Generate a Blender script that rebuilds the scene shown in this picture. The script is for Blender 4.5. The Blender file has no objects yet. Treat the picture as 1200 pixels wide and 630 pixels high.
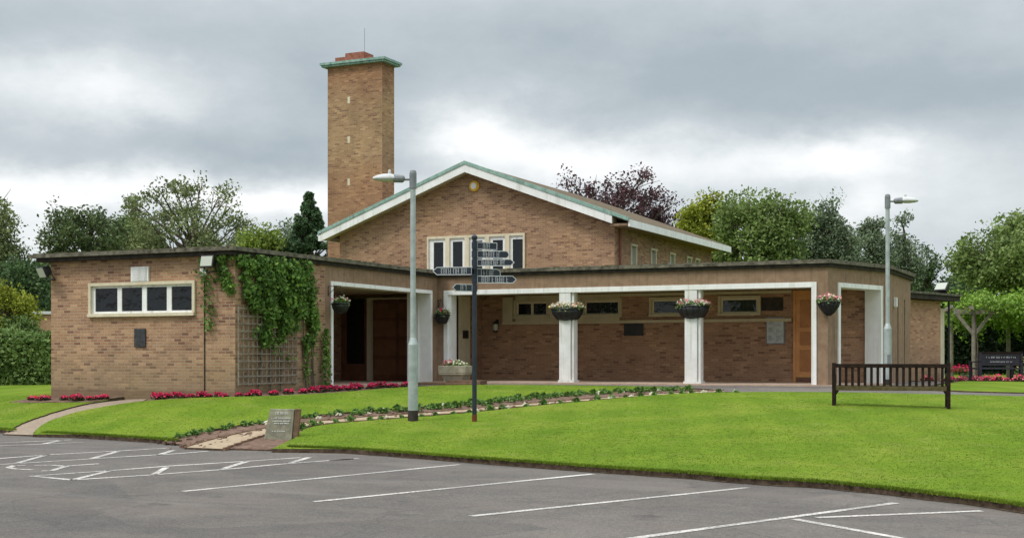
import bpy, bmesh, math, random
import numpy as np
from mathutils import Vector, Matrix
from mathutils.geometry import tessellate_polygon
PI = math.pi
R = math.radians
rnd = random.Random(7)
rng = np.random.default_rng(11)
scene = bpy.context.scene
COL = scene.collection

# ------------------------------------------------------------------ node helpers
def new_mat(name, base=(.5, .5, .5), rough=.8, spec=.3, metal=0.0):
    m = bpy.data.materials.new(name); m.use_nodes = True
    b = m.node_tree.nodes['Principled BSDF']
    b.inputs['Base Color'].default_value = (*base, 1)
    b.inputs['Roughness'].default_value = rough
    b.inputs['Specular IOR Level'].default_value = spec
    b.inputs['Metallic'].default_value = metal
    return m
class NT:
    def __init__(s, tree): s.t = tree; s.n = tree.nodes; s.l = tree.links
    def node(s, typ, **kw):
        n = s.n.new(typ)
        for k, v in kw.items(): setattr(n, k, v)
        return n
    def put(s, sock, v):
        if isinstance(v, bpy.types.NodeSocket): s.l.new(v, sock)
        elif isinstance(v, (tuple, list)) and len(v) == 3 and sock.type == 'RGBA': sock.default_value = (*v, 1)
        else: sock.default_value = v
    def math(s, op, a, b=0.0, c=None, clamp=False):
        n = s.node('ShaderNodeMath', operation=op, use_clamp=clamp)
        s.put(n.inputs[0], a); s.put(n.inputs[1], b)
        if c is not None: s.put(n.inputs[2], c)
        return n.outputs[0]
    def noise(s, vec, scale, detail=4, rough=.55, dist=0.0):
        n = s.node('ShaderNodeTexNoise')
        if vec is not None: s.l.new(vec, n.inputs['Vector'])
        n.inputs['Scale'].default_value = scale; n.inputs['Detail'].default_value = detail
        n.inputs['Roughness'].default_value = rough; n.inputs['Distortion'].default_value = dist
        return n.outputs['Fac']
    def ramp(s, fac, stops, interp='LINEAR'):
        n = s.node('ShaderNodeValToRGB'); s.put(n.inputs[0], fac)
        cr = n.color_ramp; cr.interpolation = interp
        while len(cr.elements) > 1: cr.elements.remove(cr.elements[-1])
        for i, (p, c) in enumerate(stops):
            e = cr.elements[0] if i == 0 else cr.elements.new(p)
            e.position = p
            if not isinstance(c, (tuple, list)): c = (c, c, c)
            e.color = (*c, 1)
        return n.outputs[0]
    def mix(s, fac, a, b, blend='MIX'):
        n = s.node('ShaderNodeMix', data_type='RGBA', blend_type=blend)
        s.put(n.inputs[0], fac); s.put(n.inputs[6], a); s.put(n.inputs[7], b)
        return n.outputs[2]
    def maprange(s, v, a, b, c=0., d=1.):
        n = s.node('ShaderNodeMapRange'); n.clamp = True
        s.put(n.inputs[0], v); n.inputs[1].default_value = a; n.inputs[2].default_value = b
        n.inputs[3].default_value = c; n.inputs[4].default_value = d
        return n.outputs[0]
    def mapping(s, vec, scale=(1, 1, 1), rot=(0, 0, 0)):
        n = s.node('ShaderNodeMapping'); s.l.new(vec, n.inputs[0])
        n.inputs['Scale'].default_value = scale; n.inputs['Rotation'].default_value = rot
        return n.outputs[0]
    def bump(s, h, strength=.3, dist=.01):
        n = s.node('ShaderNodeBump'); s.l.new(h, n.inputs['Height'])
        n.inputs['Strength'].default_value = strength; n.inputs['Distance'].default_value = dist
        return n.outputs[0]
def start(name, **kw):
    m = new_mat(name, **kw); t = NT(m.node_tree); b = m.node_tree.nodes['Principled BSDF']
    tc = t.node('ShaderNodeTexCoord'); geo = t.node('ShaderNodeNewGeometry')
    return m, t, b, tc, geo
def noisy(name, c1, c2, scale=3., rough=.85, spec=.25, detail=6, bump=0., bscale=60., streak=None, metal=0., lo=.35, hi=.65):
    m, t, b, tc, geo = start(name, rough=rough, spec=spec, metal=metal)
    P = tc.outputs['Object']
    n1 = t.noise(P, scale, detail, .6)
    c = t.ramp(n1, [(lo, c1), (hi, c2)])
    if streak:
        v = t.mapping(P, (7, 7, .35)); n2 = t.noise(v, 1.0, 4, .6)
        c = t.mix(t.maprange(n2, .52, .75, 0, streak[1]), c, streak[0])
    t.l.new(c, b.inputs['Base Color'])
    if bump: t.l.new(t.bump(t.noise(P, bscale, 3), bump, .01), b.inputs['Normal'])
    return m

def brick_mat(name, c1, c2, c3, mortar, stain=.8, moss=True, width=.215, row=.072):
    m, t, b, tc, geo = start(name, rough=.9, spec=.2)
    uv = tc.outputs['UV']
    def bt(a, c, bias, off):
        n = t.node('ShaderNodeTexBrick'); n.offset = .5
        v = t.node('ShaderNodeVectorMath', operation='ADD'); t.l.new(uv, v.inputs[0]); v.inputs[1].default_value = (off[0], off[1], 0)
        t.l.new(v.outputs[0], n.inputs['Vector'])
        n.inputs['Color1'].default_value = (*a, 1); n.inputs['Color2'].default_value = (*c, 1)
        n.inputs['Mortar'].default_value = (*mortar, 1); n.inputs['Scale'].default_value = 1
        n.inputs['Mortar Size'].default_value = .0065; n.inputs['Mortar Smooth'].default_value = .3
        n.inputs['Bias'].default_value = bias; n.inputs['Brick Width'].default_value = width; n.inputs['Row Height'].default_value = row
        return n
    n1 = bt(c1, c2, 0.0, (0, 0))
    # per-brick random: white-noise on brick id via a second brick texture shifted by whole bricks
    n2 = bt((0, 0, 0), (1, 1, 1), 0.0, (width * 18, row * 40))
    n3 = bt((0, 0, 0), (1, 1, 1), 0.0, (width * 44, row * 90))
    sel = t.math('MULTIPLY', n2.outputs['Color'], n3.outputs['Color'])
    inv = t.math('SUBTRACT', 1, n1.outputs['Fac'])
    c = t.mix(t.math('MULTIPLY', t.maprange(sel, .33, .62, 0, .9), inv), n1.outputs['Color'], c3)
    n4 = bt((0, 0, 0), (1, 1, 1), 0.0, (width * 80, row * 22))
    c = t.mix(t.math('MULTIPLY', t.maprange(n4.outputs['Color'], .80, .95, 0, .75), inv), c, (c1[0] * 1.25, c1[1] * 1.25, c1[2] * 1.25))
    big = t.noise(uv, .55, 5, .6)
    c = t.mix(1.0, c, t.ramp(big, [(.3, (.78, .76, .76)), (.5, (1, 1, 1)), (.7, (1.12, 1.09, 1.0))]), 'MULTIPLY')
    fine = t.noise(uv, 30, 3, .6)
    c = t.mix(1.0, c, t.ramp(fine, [(.25, (.75, .75, .75)), (.7, (1.15, 1.15, 1.15))]), 'MULTIPLY')
    sv = t.mapping(uv, (2.4, .35, 1)); sn = t.noise(sv, 1, 5, .65)
    c = t.mix(t.maprange(sn, .55, .78, 0, stain * .55), c, (.10, .085, .06))
    if moss:
        sx = t.node('ShaderNodeSeparateXYZ'); t.l.new(geo.outputs['Position'], sx.inputs[0])
        nz = t.math('ADD', sx.outputs[2], t.math('MULTIPLY', t.noise(uv, 1.2, 4), -.9))
        low = t.maprange(nz, -.45, .75, .95, 0)
        c = t.mix(t.math('MULTIPLY', low, .55), c, (.20, .175, .10))
        pl_ = t.maprange(t.math('ADD', sx.outputs[2], t.math('MULTIPLY', t.noise(uv, 3, 4), .12)), .02, .10, .6, 0)
        c = t.mix(pl_, c, (.16, .10, .065))
    t.l.new(c, b.inputs['Base Color'])
    hgt = t.math('ADD', t.math('MULTIPLY', n1.outputs['Fac'], -1.0), t.math('MULTIPLY', fine, .5))
    t.l.new(t.bump(hgt, .5, .006), b.inputs['Normal'])
    return m

M = {}
M['brick'] = brick_mat('brown_brick', (.41, .25, .15), (.31, .17, .10), (.185, .09, .06), (.41, .33, .25))
M['brick_hall'] = brick_mat('hall_brick', (.38, .23, .135), (.29, .16, .092), (.19, .095, .062), (.38, .30, .215), stain=.3, moss=False)
M['brick_in'] = brick_mat('red_brown_brick', (.38, .22, .135), (.31, .17, .10), (.20, .105, .068), (.33, .25, .175), stain=.5, moss=False)
M['brick_right'] = brick_mat('pale_brick', (.46, .27, .16), (.38, .21, .125), (.30, .14, .09), (.38, .30, .22), stain=.3)
def chim_mat():
    m = brick_mat('chimney_brick', (.40, .26, .14), (.33, .20, .105), (.24, .135, .08), (.37, .29, .19), stain=.45, moss=False)
    t = NT(m.node_tree); b = m.node_tree.nodes['Principled BSDF']
    src = b.inputs['Base Color'].links[0].from_socket
    geo = t.node('ShaderNodeNewGeometry'); sx = t.node('ShaderNodeSeparateXYZ'); t.l.new(geo.outputs['Position'], sx.inputs[0])
    n = t.noise(geo.outputs['Position'], .9, 4)
    zz = t.math('ADD', sx.outputs[2], t.math('MULTIPLY', n, 1.6))
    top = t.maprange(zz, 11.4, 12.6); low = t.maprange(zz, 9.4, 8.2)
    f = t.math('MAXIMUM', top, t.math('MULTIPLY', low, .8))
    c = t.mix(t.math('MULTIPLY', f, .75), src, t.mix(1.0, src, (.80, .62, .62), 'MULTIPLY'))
    t.l.new(c, b.inputs['Base Color'])
    return m
M['brick_chim'] = chim_mat()
M['render'] = noisy('brown_render', (.235, .155, .10), (.31, .21, .14), 5, .92, .15, 8, .4, 90, streak=((.10, .08, .055), .65))
M['white'] = noisy('white_paint', (.74, .74, .71), (.83, .83, .81), 2.5, .6, .25, streak=((.42, .42, .35), .6))
M['col_white'] = noisy('weathered_white_paint', (.66, .655, .63), (.78, .78, .76), 3, .7, .2, streak=((.33, .34, .26), .75))
M['cream'] = noisy('cream_paint', (.44, .38, .24), (.52, .45, .30), 3, .6, .3, streak=((.3, .27, .17), .35))
M['cream_light'] = noisy('pale_stone_surround', (.58, .51, .36), (.67, .60, .45), 4, .8, .2, streak=((.35, .31, .22), .4))
M['felt'] = noisy('weathered_roof_felt', (.10, .09, .075), (.22, .20, .16), 4, .95, .1, 8, .6, 25)
M['roof_rim'] = noisy('mossy_roof_edge', (.075, .068, .052), (.20, .185, .14), 6, .95, .1, 8, .7, 30, streak=((.045, .04, .03), .6))
M['moss'] = noisy('roof_moss', (.07, .07, .04), (.16, .15, .09), 9, 1., .05)
M['rim_dark'] = noisy('dark_roof_trim', (.025, .022, .02), (.06, .05, .04), 5, .8, .2)
M['tile'] = noisy('mossy_brown_tile', (.10, .075, .05), (.17, .13, .085), 3, .95, .1, 8, .8, 12)
M['copper'] = noisy('green_copper', (.17, .30, .25), (.30, .43, .37), 5, .7, .2, streak=((.13, .15, .12), .75))
M['redtile'] = noisy('red_clay', (.23, .09, .06), (.33, .14, .10), 8, .9, .1)
M['glass'] = new_mat('dark_glass', (.008, .010, .012), .08, .42)
M['glass_green'] = new_mat('greenish_glass', (.03, .042, .034), .08, .42)
for k_ in ('glass', 'glass_green'):
    t_ = NT(M[k_].node_tree); g_ = t_.node('ShaderNodeNewGeometry')
    t_.l.new(t_.bump(t_.noise(g_.outputs['Position'], 2.2, 3), .35, .08), M[k_].node_tree.nodes['Principled BSDF'].inputs['Normal'])
M['glass_pale'] = new_mat('pale_obscure_glass', (.30, .36, .32), .25, .5)
M['black'] = noisy('black_plastic', (.012, .012, .013), (.025, .025, .026), 8, .45, .4)
M['navy'] = noisy('navy_paint', (.012, .017, .028), (.022, .03, .045), 6, .4, .45)
M['rust'] = noisy('rusty_paint', (.12, .04, .02), (.2, .07, .035), 12, .9, .1)
M['galv'] = noisy('galvanised_steel', (.30, .34, .34), (.44, .48, .47), 5, .5, .4, metal=.25, streak=((.24, .29, .25), .5))
M['galv_dark'] = noisy('dull_galvanised_steel', (.17, .18, .19), (.24, .25, .26), 5, .5, .4, metal=.2)
M['lamp_body'] = noisy('pale_grey_lamp_shell', (.50, .51, .50), (.62, .62, .61), 5, .5, .4)
M['lamp_lens'] = new_mat('lamp_lens', (.45, .47, .40), .2, .5)
M['door_wood'] = noisy('orange_varnished_timber', (.50, .21, .06), (.62, .29, .10), 3, .5, .4, bump=.2)
M['door_wood2'] = noisy('recess_shaded_timber', (.34, .13, .035), (.44, .18, .055), 3, .5, .4)  # recess shade put into the colour of the raised door panels
M['door_dark2'] = noisy('brown_timber_panel', (.17, .078, .04), (.23, .11, .055), 3, .5, .4)
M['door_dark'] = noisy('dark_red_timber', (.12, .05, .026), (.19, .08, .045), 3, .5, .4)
M['bench_wood'] = noisy('dark_stained_timber', (.010, .006, .005), (.028, .016, .012), 9, .8, .15, bump=.4, bscale=40)
M['bench_moss'] = noisy('mossy_timber', (.07, .06, .025), (.13, .10, .055), 14, .9, .1, bump=.4, bscale=40)
M['bench_blue'] = noisy('blue_black_timber', (.018, .018, .026), (.035, .032, .045), 9, .6, .3)
M['grey_wood'] = noisy('silvered_timber', (.19, .165, .135), (.30, .265, .215), 8, .95, .1, bump=.5, bscale=40, streak=((.12, .13, .09), .4))
M['stone'] = noisy('lichen_stone', (.17, .16, .125), (.30, .29, .20), 7, .95, .1, 8, .7, 40, streak=((.2, .21, .11), .5))
M['stone_side'] = noisy('brown_stone', (.14, .085, .055), (.22, .14, .09), 9, .95, .1, 8, .7, 40)
M['planter'] = noisy('cast_stone', (.36, .33, .23), (.50, .46, .35), 6, .9, .1, 6, .4, 60, streak=((.2, .2, .13), .5))
M['letter_grey'] = new_mat('pale_lettering', (.55, .56, .58), .6)
M['letter_white'] = new_mat('white_lettering', (.62, .62, .58), .7)
M['paper'] = noisy('printed_notice_sheet', (.36, .39, .39), (.50, .52, .51), 9, .5, .3)
M['soil'] = noisy('bed_soil', (.10, .062, .045), (.21, .14, .105), 9, 1., .05, 9, 1.0, 22)
M['soil_dark'] = noisy('dark_edge_soil', (.055, .04, .028), (.12, .085, .06), 12, 1., .05, 9, .8, 30)
M['drain_red'] = noisy('red_brown_pipe', (.16, .05, .035), (.22, .075, .05), 4, .6, .3)
M['yellow'] = new_mat('yellow_plastic', (.70, .42, .06), .4)

def leafmat(name, c1, c2, c3=None, trans=.25, rough=.6, patch=.6, spec=.18):
    m, t, b, tc, geo = start(name, rough=rough, spec=spec)
    r = geo.outputs['Random Per Island']
    c = t.ramp(r, [(0, c1), (1, c2)] if c3 is None else [(0, c1), (.6, c2), (1, c3)])
    n = t.noise(geo.outputs['Position'], patch, 3)
    c = t.mix(1.0, c, t.ramp(n, [(.32, (.72, .74, .7)), (.68, (1.28, 1.25, 1.2))]), 'MULTIPLY')
    t.l.new(c, b.inputs['Base Color'])
    tr = t.node('ShaderNodeBsdfTranslucent'); t.l.new(c, tr.inputs[0])
    mx = t.node('ShaderNodeMixShader'); mx.inputs[0].default_value = trans
    t.l.new(b.outputs[0], mx.inputs[1]); t.l.new(tr.outputs[0], mx.inputs[2])
    t.l.new(mx.outputs[0], t.n['Material Output'].inputs[0])
    return m
M['l_mid'] = leafmat('mid_green_leaf', (0.080, 0.138, 0.041), (0.145, 0.225, 0.065), (0.203, 0.275, 0.087))
M['l_grey'] = leafmat('grey_green_leaf', (0.098, 0.143, 0.083), (0.165, 0.217, 0.128), (0.210, 0.255, 0.150))
M['l_dark'] = leafmat('dark_green_leaf', (0.038, 0.079, 0.032), (0.079, 0.140, 0.049), (0.123, 0.184, 0.070))
M['l_hawthorn'] = leafmat('hawthorn_leaf', (.07, .105, .045), (.12, .165, .065), (.16, .20, .085))
M['l_shade'] = leafmat('shaded_hedge_leaf', (.010, .022, .010), (.02, .038, .015), (.03, .05, .02))  # hedge shade put into a near-black leaf colour
M['l_oak'] = leafmat('olive_green_leaf', (0.104, 0.136, 0.056), (0.184, 0.224, 0.088), (0.256, 0.288, 0.128))
M['l_conifer'] = leafmat('conifer_needle', (0.050, 0.100, 0.050), (0.090, 0.160, 0.070), (0.120, 0.200, 0.090))
M['l_yellow'] = leafmat('yellow_green_leaf', (0.163, 0.213, 0.025), (0.300, 0.338, 0.037), (0.425, 0.425, 0.062))
M['l_lime'] = leafmat('lime_green_leaf', (0.143, 0.208, 0.033), (0.221, 0.299, 0.052), (0.286, 0.351, 0.078))
M['l_purple'] = leafmat('copper_leaf', (0.053, 0.027, 0.036), (0.105, 0.048, 0.060), (0.165, 0.090, 0.098))
M['l_light'] = leafmat('light_green_leaf', (0.111, 0.169, 0.046), (0.195, 0.273, 0.078), (0.260, 0.325, 0.117))
M['l_ivy'] = leafmat('creeper_leaf', (0.060, 0.125, 0.027), (0.125, 0.235, 0.048), (0.215, 0.345, 0.070), patch=2.)
M['l_vine'] = leafmat('bright_vine_leaf', (0.100, 0.188, 0.025), (0.188, 0.312, 0.044), (0.275, 0.400, 0.075), patch=1.5)
M['l_bed'] = leafmat('bedding_leaf', (0.058, 0.130, 0.029), (0.117, 0.221, 0.046), (0.195, 0.312, 0.078), patch=3)
M['l_bronze'] = leafmat('bronze_leaf', (0.030, 0.035, 0.018), (0.055, 0.050, 0.025), (0.060, 0.090, 0.030), patch=3)
M['grass_blade'] = leafmat('grass_blade', (.103, .166, .017), (.126, .190, .020), (.175, .215, .032), trans=.3, spec=.03, patch=.45)
M['f_red'] = leafmat('crimson_petal', (.60, .015, .07), (.82, .04, .17), (.88, .14, .30), trans=.3)
M['f_pink'] = leafmat('pink_petal', (.72, .10, .20), (.80, .25, .32), (.85, .45, .45), trans=.3)
M['f_white'] = leafmat('white_petal', (.70, .68, .55), (.80, .78, .68), (.85, .80, .60), trans=.3)
M['f_mix'] = leafmat('mixed_petal', (.78, .76, .62), (.80, .50, .45), (.75, .10, .06), trans=.3)
M['f_yellow'] = leafmat('yellow_petal', (.80, .60, .08), (.85, .75, .30), (.85, .80, .6), trans=.3)
M['bark'] = noisy('grey_bark', (.07, .058, .042), (.14, .12, .09), 6, .95, .1, 6, .8, 15)

def grass_mat():
    m, t, b, tc, geo = start('mown_grass', rough=1, spec=.02)
    P = geo.outputs['Position']
    n1 = t.noise(P, .5, 6, .62, .4); n2 = t.noise(P, 22, 5, .7); n3 = t.noise(t.mapping(P, (1, 1, 1), (0, 0, .4)), 1.6, 7, .7); n4 = t.noise(P, 5.5, 5, .65)
    c = t.ramp(n1, [(.34, (.096, .160, .017)), (.5, (.123, .188, .020)), (.66, (.163, .208, .030))])
    c = t.mix(t.maprange(n3, .54, .70, 0, .55), c, (.185, .205, .055))
    c = t.mix(t.maprange(n4, .56, .72, 0, .45), c, (.078, .130, .024))
    sx = t.node('ShaderNodeSeparateXYZ'); t.l.new(t.mapping(P, (1, 1, 1), (0, 0, R(-20))), sx.inputs[0])
    mow = t.math('SINE', t.math('MULTIPLY', sx.outputs[0], 2 * PI / 1.1))
    c = t.mix(1.0, c, t.ramp(t.math('MULTIPLY_ADD', mow, .5, .5), [(.35, (.955, .965, .95)), (.65, (1.04, 1.035, 1.03))]), 'MULTIPLY')
    c = t.mix(1.0, c, t.ramp(n2, [(.3, (.90, .91, .88)), (.7, (1.09, 1.08, 1.07))]), 'MULTIPLY')
    t.l.new(c, b.inputs['Base Color'])
    t.l.new(t.bump(n2, .3, .01), b.inputs['Normal'])
    return m
M['grass'] = grass_mat()
def asphalt_mat(name, k=1.0):
    m, t, b, tc, geo = start(name, rough=.88, spec=.25)
    P = geo.outputs['Position']
    v = t.node('ShaderNodeTexVoronoi'); t.l.new(P, v.inputs['Vector']); v.inputs['Scale'].default_value = 55
    fine = t.noise(P, 110, 3, .7); big = t.noise(P, .35, 6, .6); mid = t.noise(t.mapping(P, (1, 1, 1), (0, 0, R(17))), 2.2, 6, .65)
    c = t.ramp(big, [(.3, tuple(k * q for q in (.095, .087, .082))), (.7, tuple(k * q for q in (.130, .119, .111)))])
    c = t.mix(1.0, c, t.ramp(mid, [(.3, (.84, .85, .86)), (.7, (1.12, 1.10, 1.08))]), 'MULTIPLY')
    c = t.mix(1.0, c, t.ramp(fine, [(.35, (.5, .5, .5)), (.65, (1.5, 1.47, 1.44))]), 'MULTIPLY')
    c = t.mix(t.maprange(v.outputs['Distance'], .0, .16, .45, 0), c, (.24, .225, .21))
    # old repairs, darker oil marks, tyre-polished lanes and pale dust
    gr = t.noise(P, 20, 5, .75); c = t.mix(1.0, c, t.ramp(gr, [(.32, (.74, .73, .72)), (.68, (1.28, 1.26, 1.23))]), 'MULTIPLY')
    brn = t.noise(t.mapping(P, (.5, 1.3, 1), (0, 0, R(20))), .9, 6, .65); c = t.mix(t.maprange(brn, .48, .68, 0, .5), c, (.155, .125, .105))
    vp = t.node('ShaderNodeTexVoronoi', feature='F1'); vp.inputs['Scale'].default_value = .33; t.l.new(t.mapping(P, (1, 1.8, 1), (0, 0, R(17))), vp.inputs['Vector'])
    sc_ = t.node('ShaderNodeSeparateXYZ'); t.l.new(vp.outputs['Color'], sc_.inputs[0])
    c = t.mix(1.0, c, t.ramp(sc_.outputs[0], [(.0, (.90, .90, .91)), (.5, (1, 1, 1)), (1, (1.14, 1.12, 1.10))]), 'MULTIPLY')
    oil = t.noise(P, 1.9, 3, .5); c = t.mix(t.maprange(oil, .68, .76, 0, .5), c, (.045, .042, .04))
    ln = t.noise(t.mapping(P, (.25, 1.6, 1), (0, 0, R(-12))), 1.0, 5, .6); c = t.mix(t.maprange(ln, .56, .74, 0, .35), c, (.19, .172, .158))
    # cracks and repaired joints
    cr = t.node('ShaderNodeTexVoronoi', feature='DISTANCE_TO_EDGE'); cr.inputs['Scale'].default_value = .28
    wv = t.node('ShaderNodeVectorMath', operation='ADD'); nn = t.node('ShaderNodeTexNoise'); t.l.new(P, nn.inputs['Vector']); nn.inputs['Scale'].default_value = 1.3; nn.inputs['Detail'].default_value = 5
    t.l.new(P, wv.inputs[0]); t.l.new(nn.outputs['Color'], wv.inputs[1]); t.l.new(wv.outputs[0], cr.inputs['Vector'])
    c = t.mix(t.maprange(cr.outputs['Distance'], .0, .008, .5, 0), c, (.06, .057, .052))
    t.l.new(c, b.inputs['Base Color'])
    t.l.new(t.bump(fine, .6, .006), b.inputs['Normal'])
    return m
M['asphalt'] = asphalt_mat('worn_asphalt')
M['asphalt_path'] = asphalt_mat('path_asphalt', 1.15)
M['path'] = noisy('gravel_path', (.30, .225, .15), (.40, .31, .215), 7, .95, .1, 9, .5, 90, streak=((.3, .24, .17), .3))
M['path_brown'] = noisy('brown_gravel_path', (.24, .185, .135), (.33, .26, .20), 7, .95, .1, 9, .5, 90)
M['paving'] = noisy('loggia_paving', (.38, .275, .21), (.47, .355, .28), 3, .9, .15, 6, .3, 40)
def paint_mat():
    m, t, b, tc, geo = start('worn_road_paint', rough=.8, spec=.2)
    P = geo.outputs['Position']
    n = t.noise(P, 38, 5, .75); n2 = t.noise(P, 1.1, 4)
    w = t.maprange(t.math('ADD', n, t.math('MULTIPLY', n2, .45)), .60, .78, 0, .9)
    c = t.mix(w, (.66, .61, .56), (.21, .195, .18)); t.l.new(c, b.inputs['Base Color'])
    return m
M['paint'] = paint_mat()

# ------------------------------------------------------------------ object helpers
def link(o, parent=None):
    COL.objects.link(o)
    if parent is not None:
        o.parent = parent
        if parent.parent is None: o.matrix_parent_inverse = Matrix.Identity(4)
    return o
def tag(o, label=None, cat=None, group=None, kind=None):
    if label: o['label'] = label
    if cat: o['category'] = cat
    if group: o['group'] = group
    if kind: o['kind'] = kind
    return o
def empty(name, loc, rz=0, label=None, cat=None, group=None):
    o = bpy.data.objects.new(name, None); o.empty_display_size = .3
    o.location = loc; o.rotation_euler = (0, 0, rz); COL.objects.link(o)
    return tag(o, label, cat, group)
def copy_tree(o, parent=None):
    c = o.copy(); COL.objects.link(c); c.parent = parent
    for ch in list(o.children): copy_tree(ch, c)
    return c
class MB:
    """collects polygons into one mesh; build(..., origin) stores them relative to origin"""
    def __init__(s): s.v = []; s.f = []
    def add(s, vs, fs):
        k = len(s.v); s.v += [tuple(p) for p in vs]; s.f += [tuple(i + k for i in f) for f in fs]; return s
    def box(s, x0, x1, y0, y1, z0, z1):
        vs = [(x0, y0, z0), (x1, y0, z0), (x1, y1, z0), (x0, y1, z0), (x0, y0, z1), (x1, y0, z1), (x1, y1, z1), (x0, y1, z1)]
        return s.add(vs, [(0, 3, 2, 1), (4, 5, 6, 7), (0, 1, 5, 4), (1, 2, 6, 5), (2, 3, 7, 6), (3, 0, 4, 7)])
    def obox(s, o, ax, ay, az, hx, hy, hz):
        o = Vector(o); ax = Vector(ax).normalized() * hx; ay = Vector(ay).normalized() * hy; az = Vector(az).normalized() * hz
        vs = [o + sx * ax + sy * ay + sz * az for sz in (-1, 1) for sx, sy in ((-1, -1), (1, -1), (1, 1), (-1, 1))]
        return s.add(vs, [(0, 3, 2, 1), (4, 5, 6, 7), (0, 1, 5, 4), (1, 2, 6, 5), (2, 3, 7, 6), (3, 0, 4, 7)])
    def bar(s, a, b, w, h):   # beam from a to b, width w (horizontal), height h
        a = Vector(a); b = Vector(b); d = (b - a); L = d.length
        side = d.cross(Vector((0, 0, 1)))
        if side.length < 1e-6: side = Vector((1, 0, 0))
        up = side.cross(d)
        return s.obox((a + b) / 2, d, side, up, L / 2, w / 2, h / 2)
    def prism(s, poly, z0, z1):
        n = len(poly)
        area = sum(poly[i][0] * poly[(i + 1) % n][1] - poly[(i + 1) % n][0] * poly[i][1] for i in range(n))
        if area < 0: poly = poly[::-1]
        vs = [(x, y, z0) for x, y in poly] + [(x, y, z1) for x, y in poly]
        fs = [tuple(range(n, 2 * n)), tuple(range(n - 1, -1, -1))] + [(i, (i + 1) % n, n + (i + 1) % n, n + i) for i in range(n)]
        return s.add(vs, fs)
    def tube(s, pts, rad, n=8, caps=True):
        pts = [Vector(p) for p in pts]
        if not isinstance(rad, (list, tuple)): rad = [rad] * len(pts)
        k = len(s.v); vs = []
        for i, p in enumerate(pts):
            d = (pts[min(i + 1, len(pts) - 1)] - pts[max(i - 1, 0)]).normalized()
            a = d.cross(Vector((0, 0, 1)) if abs(d.z) < .95 else Vector((0, 1, 0))).normalized(); b = d.cross(a)
            for j in range(n):
                t = 2 * PI * j / n; vs.append(p + (a * math.cos(t) + b * math.sin(t)) * rad[i])
        fs = []
        for i in range(len(pts) - 1):
            for j in range(n): fs.append((i * n + j, i * n + (j + 1) % n, (i + 1) * n + (j + 1) % n, (i + 1) * n + j))
        if caps: fs += [tuple(range(n - 1, -1, -1)), tuple(range((len(pts) - 1) * n, len(pts) * n))]
        return s.add(vs, fs)
    def lathe(s, prof, c=(0, 0, 0), n=20, cap=True):
        vs = []; fs = []
        for r, z in prof:
            for j in range(n):
                t = 2 * PI * j / n; vs.append((c[0] + r * math.cos(t), c[1] + r * math.sin(t), c[2] + z))
        for i in range(len(prof) - 1):
            for j in range(n): fs.append((i * n + j, i * n + (j + 1) % n, (i + 1) * n + (j + 1) % n, (i + 1) * n + j))
        if cap: fs += [tuple(range(n - 1, -1, -1)), tuple(range((len(prof) - 1) * n, len(prof) * n))]
        return s.add(vs, fs)
    def wall(s, p, q, z0, z1, th, holes=()):
        """wall seen with p on the left and q on the right; body goes inward by th"""
        p = Vector((p[0], p[1], 0)); q = Vector((q[0], q[1], 0)); L = (q - p).length; d = (q - p) / L; n = Vector((d.y, -d.x, 0))
        us = sorted({0, L, *[h[0] for h in holes], *[h[1] for h in holes]}); zs = sorted({z0, z1, *[h[2] for h in holes], *[h[3] for h in holes]})
        us = [u for u in us if 0 <= u <= L]; zs = [z for z in zs if z0 <= z <= z1]
        def solid(i, j):
            if i < 0 or j < 0 or i >= len(us) - 1 or j >= len(zs) - 1: return False
            cu = (us[i] + us[i + 1]) / 2; cz = (zs[j] + zs[j + 1]) / 2
            return not any(h[0] < cu < h[1] and h[2] < cz < h[3] for h in holes)
        def P(u, z, back): return p + d * u - n * (th if back else 0) + Vector((0, 0, z))
        for i in range(len(us) - 1):
            for j in range(len(zs) - 1):
                if not solid(i, j): continue
                a, b, c, e = us[i], us[i + 1], zs[j], zs[j + 1]
                s.add([P(a, c, 0), P(b, c, 0), P(b, e, 0), P(a, e, 0)], [(0, 1, 2, 3)])
                s.add([P(a, c, 1), P(b, c, 1), P(b, e, 1), P(a, e, 1)], [(3, 2, 1, 0)])
                if not solid(i - 1, j): s.add([P(a, c, 1), P(a, c, 0), P(a, e, 0), P(a, e, 1)], [(0, 1, 2, 3)])
                if not solid(i + 1, j): s.add([P(b, c, 0), P(b, c, 1), P(b, e, 1), P(b, e, 0)], [(0, 1, 2, 3)])
                if not solid(i, j - 1): s.add([P(a, c, 1), P(b, c, 1), P(b, c, 0), P(a, c, 0)], [(0, 1, 2, 3)])
                if not solid(i, j + 1): s.add([P(a, e, 0), P(b, e, 0), P(b, e, 1), P(a, e, 1)], [(0, 1, 2, 3)])
        return s
    def build(s, name, mat, parent=None, smooth=False, bevel=0., merge=False):
        me = bpy.data.meshes.new(name)
        par_loc = Vector((0, 0, 0))
        if parent is not None and s.world:
            inv = world_of(parent).inverted(); vs = [inv @ Vector(v) for v in s.v]
        else: vs = s.v
        me.from_pydata([tuple(v) for v in vs], [], s.f); me.update()
        if merge or bevel:
            bm = bmesh.new(); bm.from_mesh(me); bmesh.ops.remove_doubles(bm, verts=bm.verts, dist=1e-4)
            if bevel: bmesh.ops.bevel(bm, geom=[e for e in bm.edges if e.is_manifold and e.calc_face_angle(0) > .5], offset=bevel, segments=2, affect='EDGES', profile=.6)
            bm.to_mesh(me); bm.free()
        boxuv(me)
        me.materials.append(mat)
        if smooth: me.polygons.foreach_set('use_smooth', [True] * len(me.polygons))
        o = bpy.data.objects.new(name, me); link(o, parent)
        return o
    world = False
def W():
    m = MB(); m.world = True; return m
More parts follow.
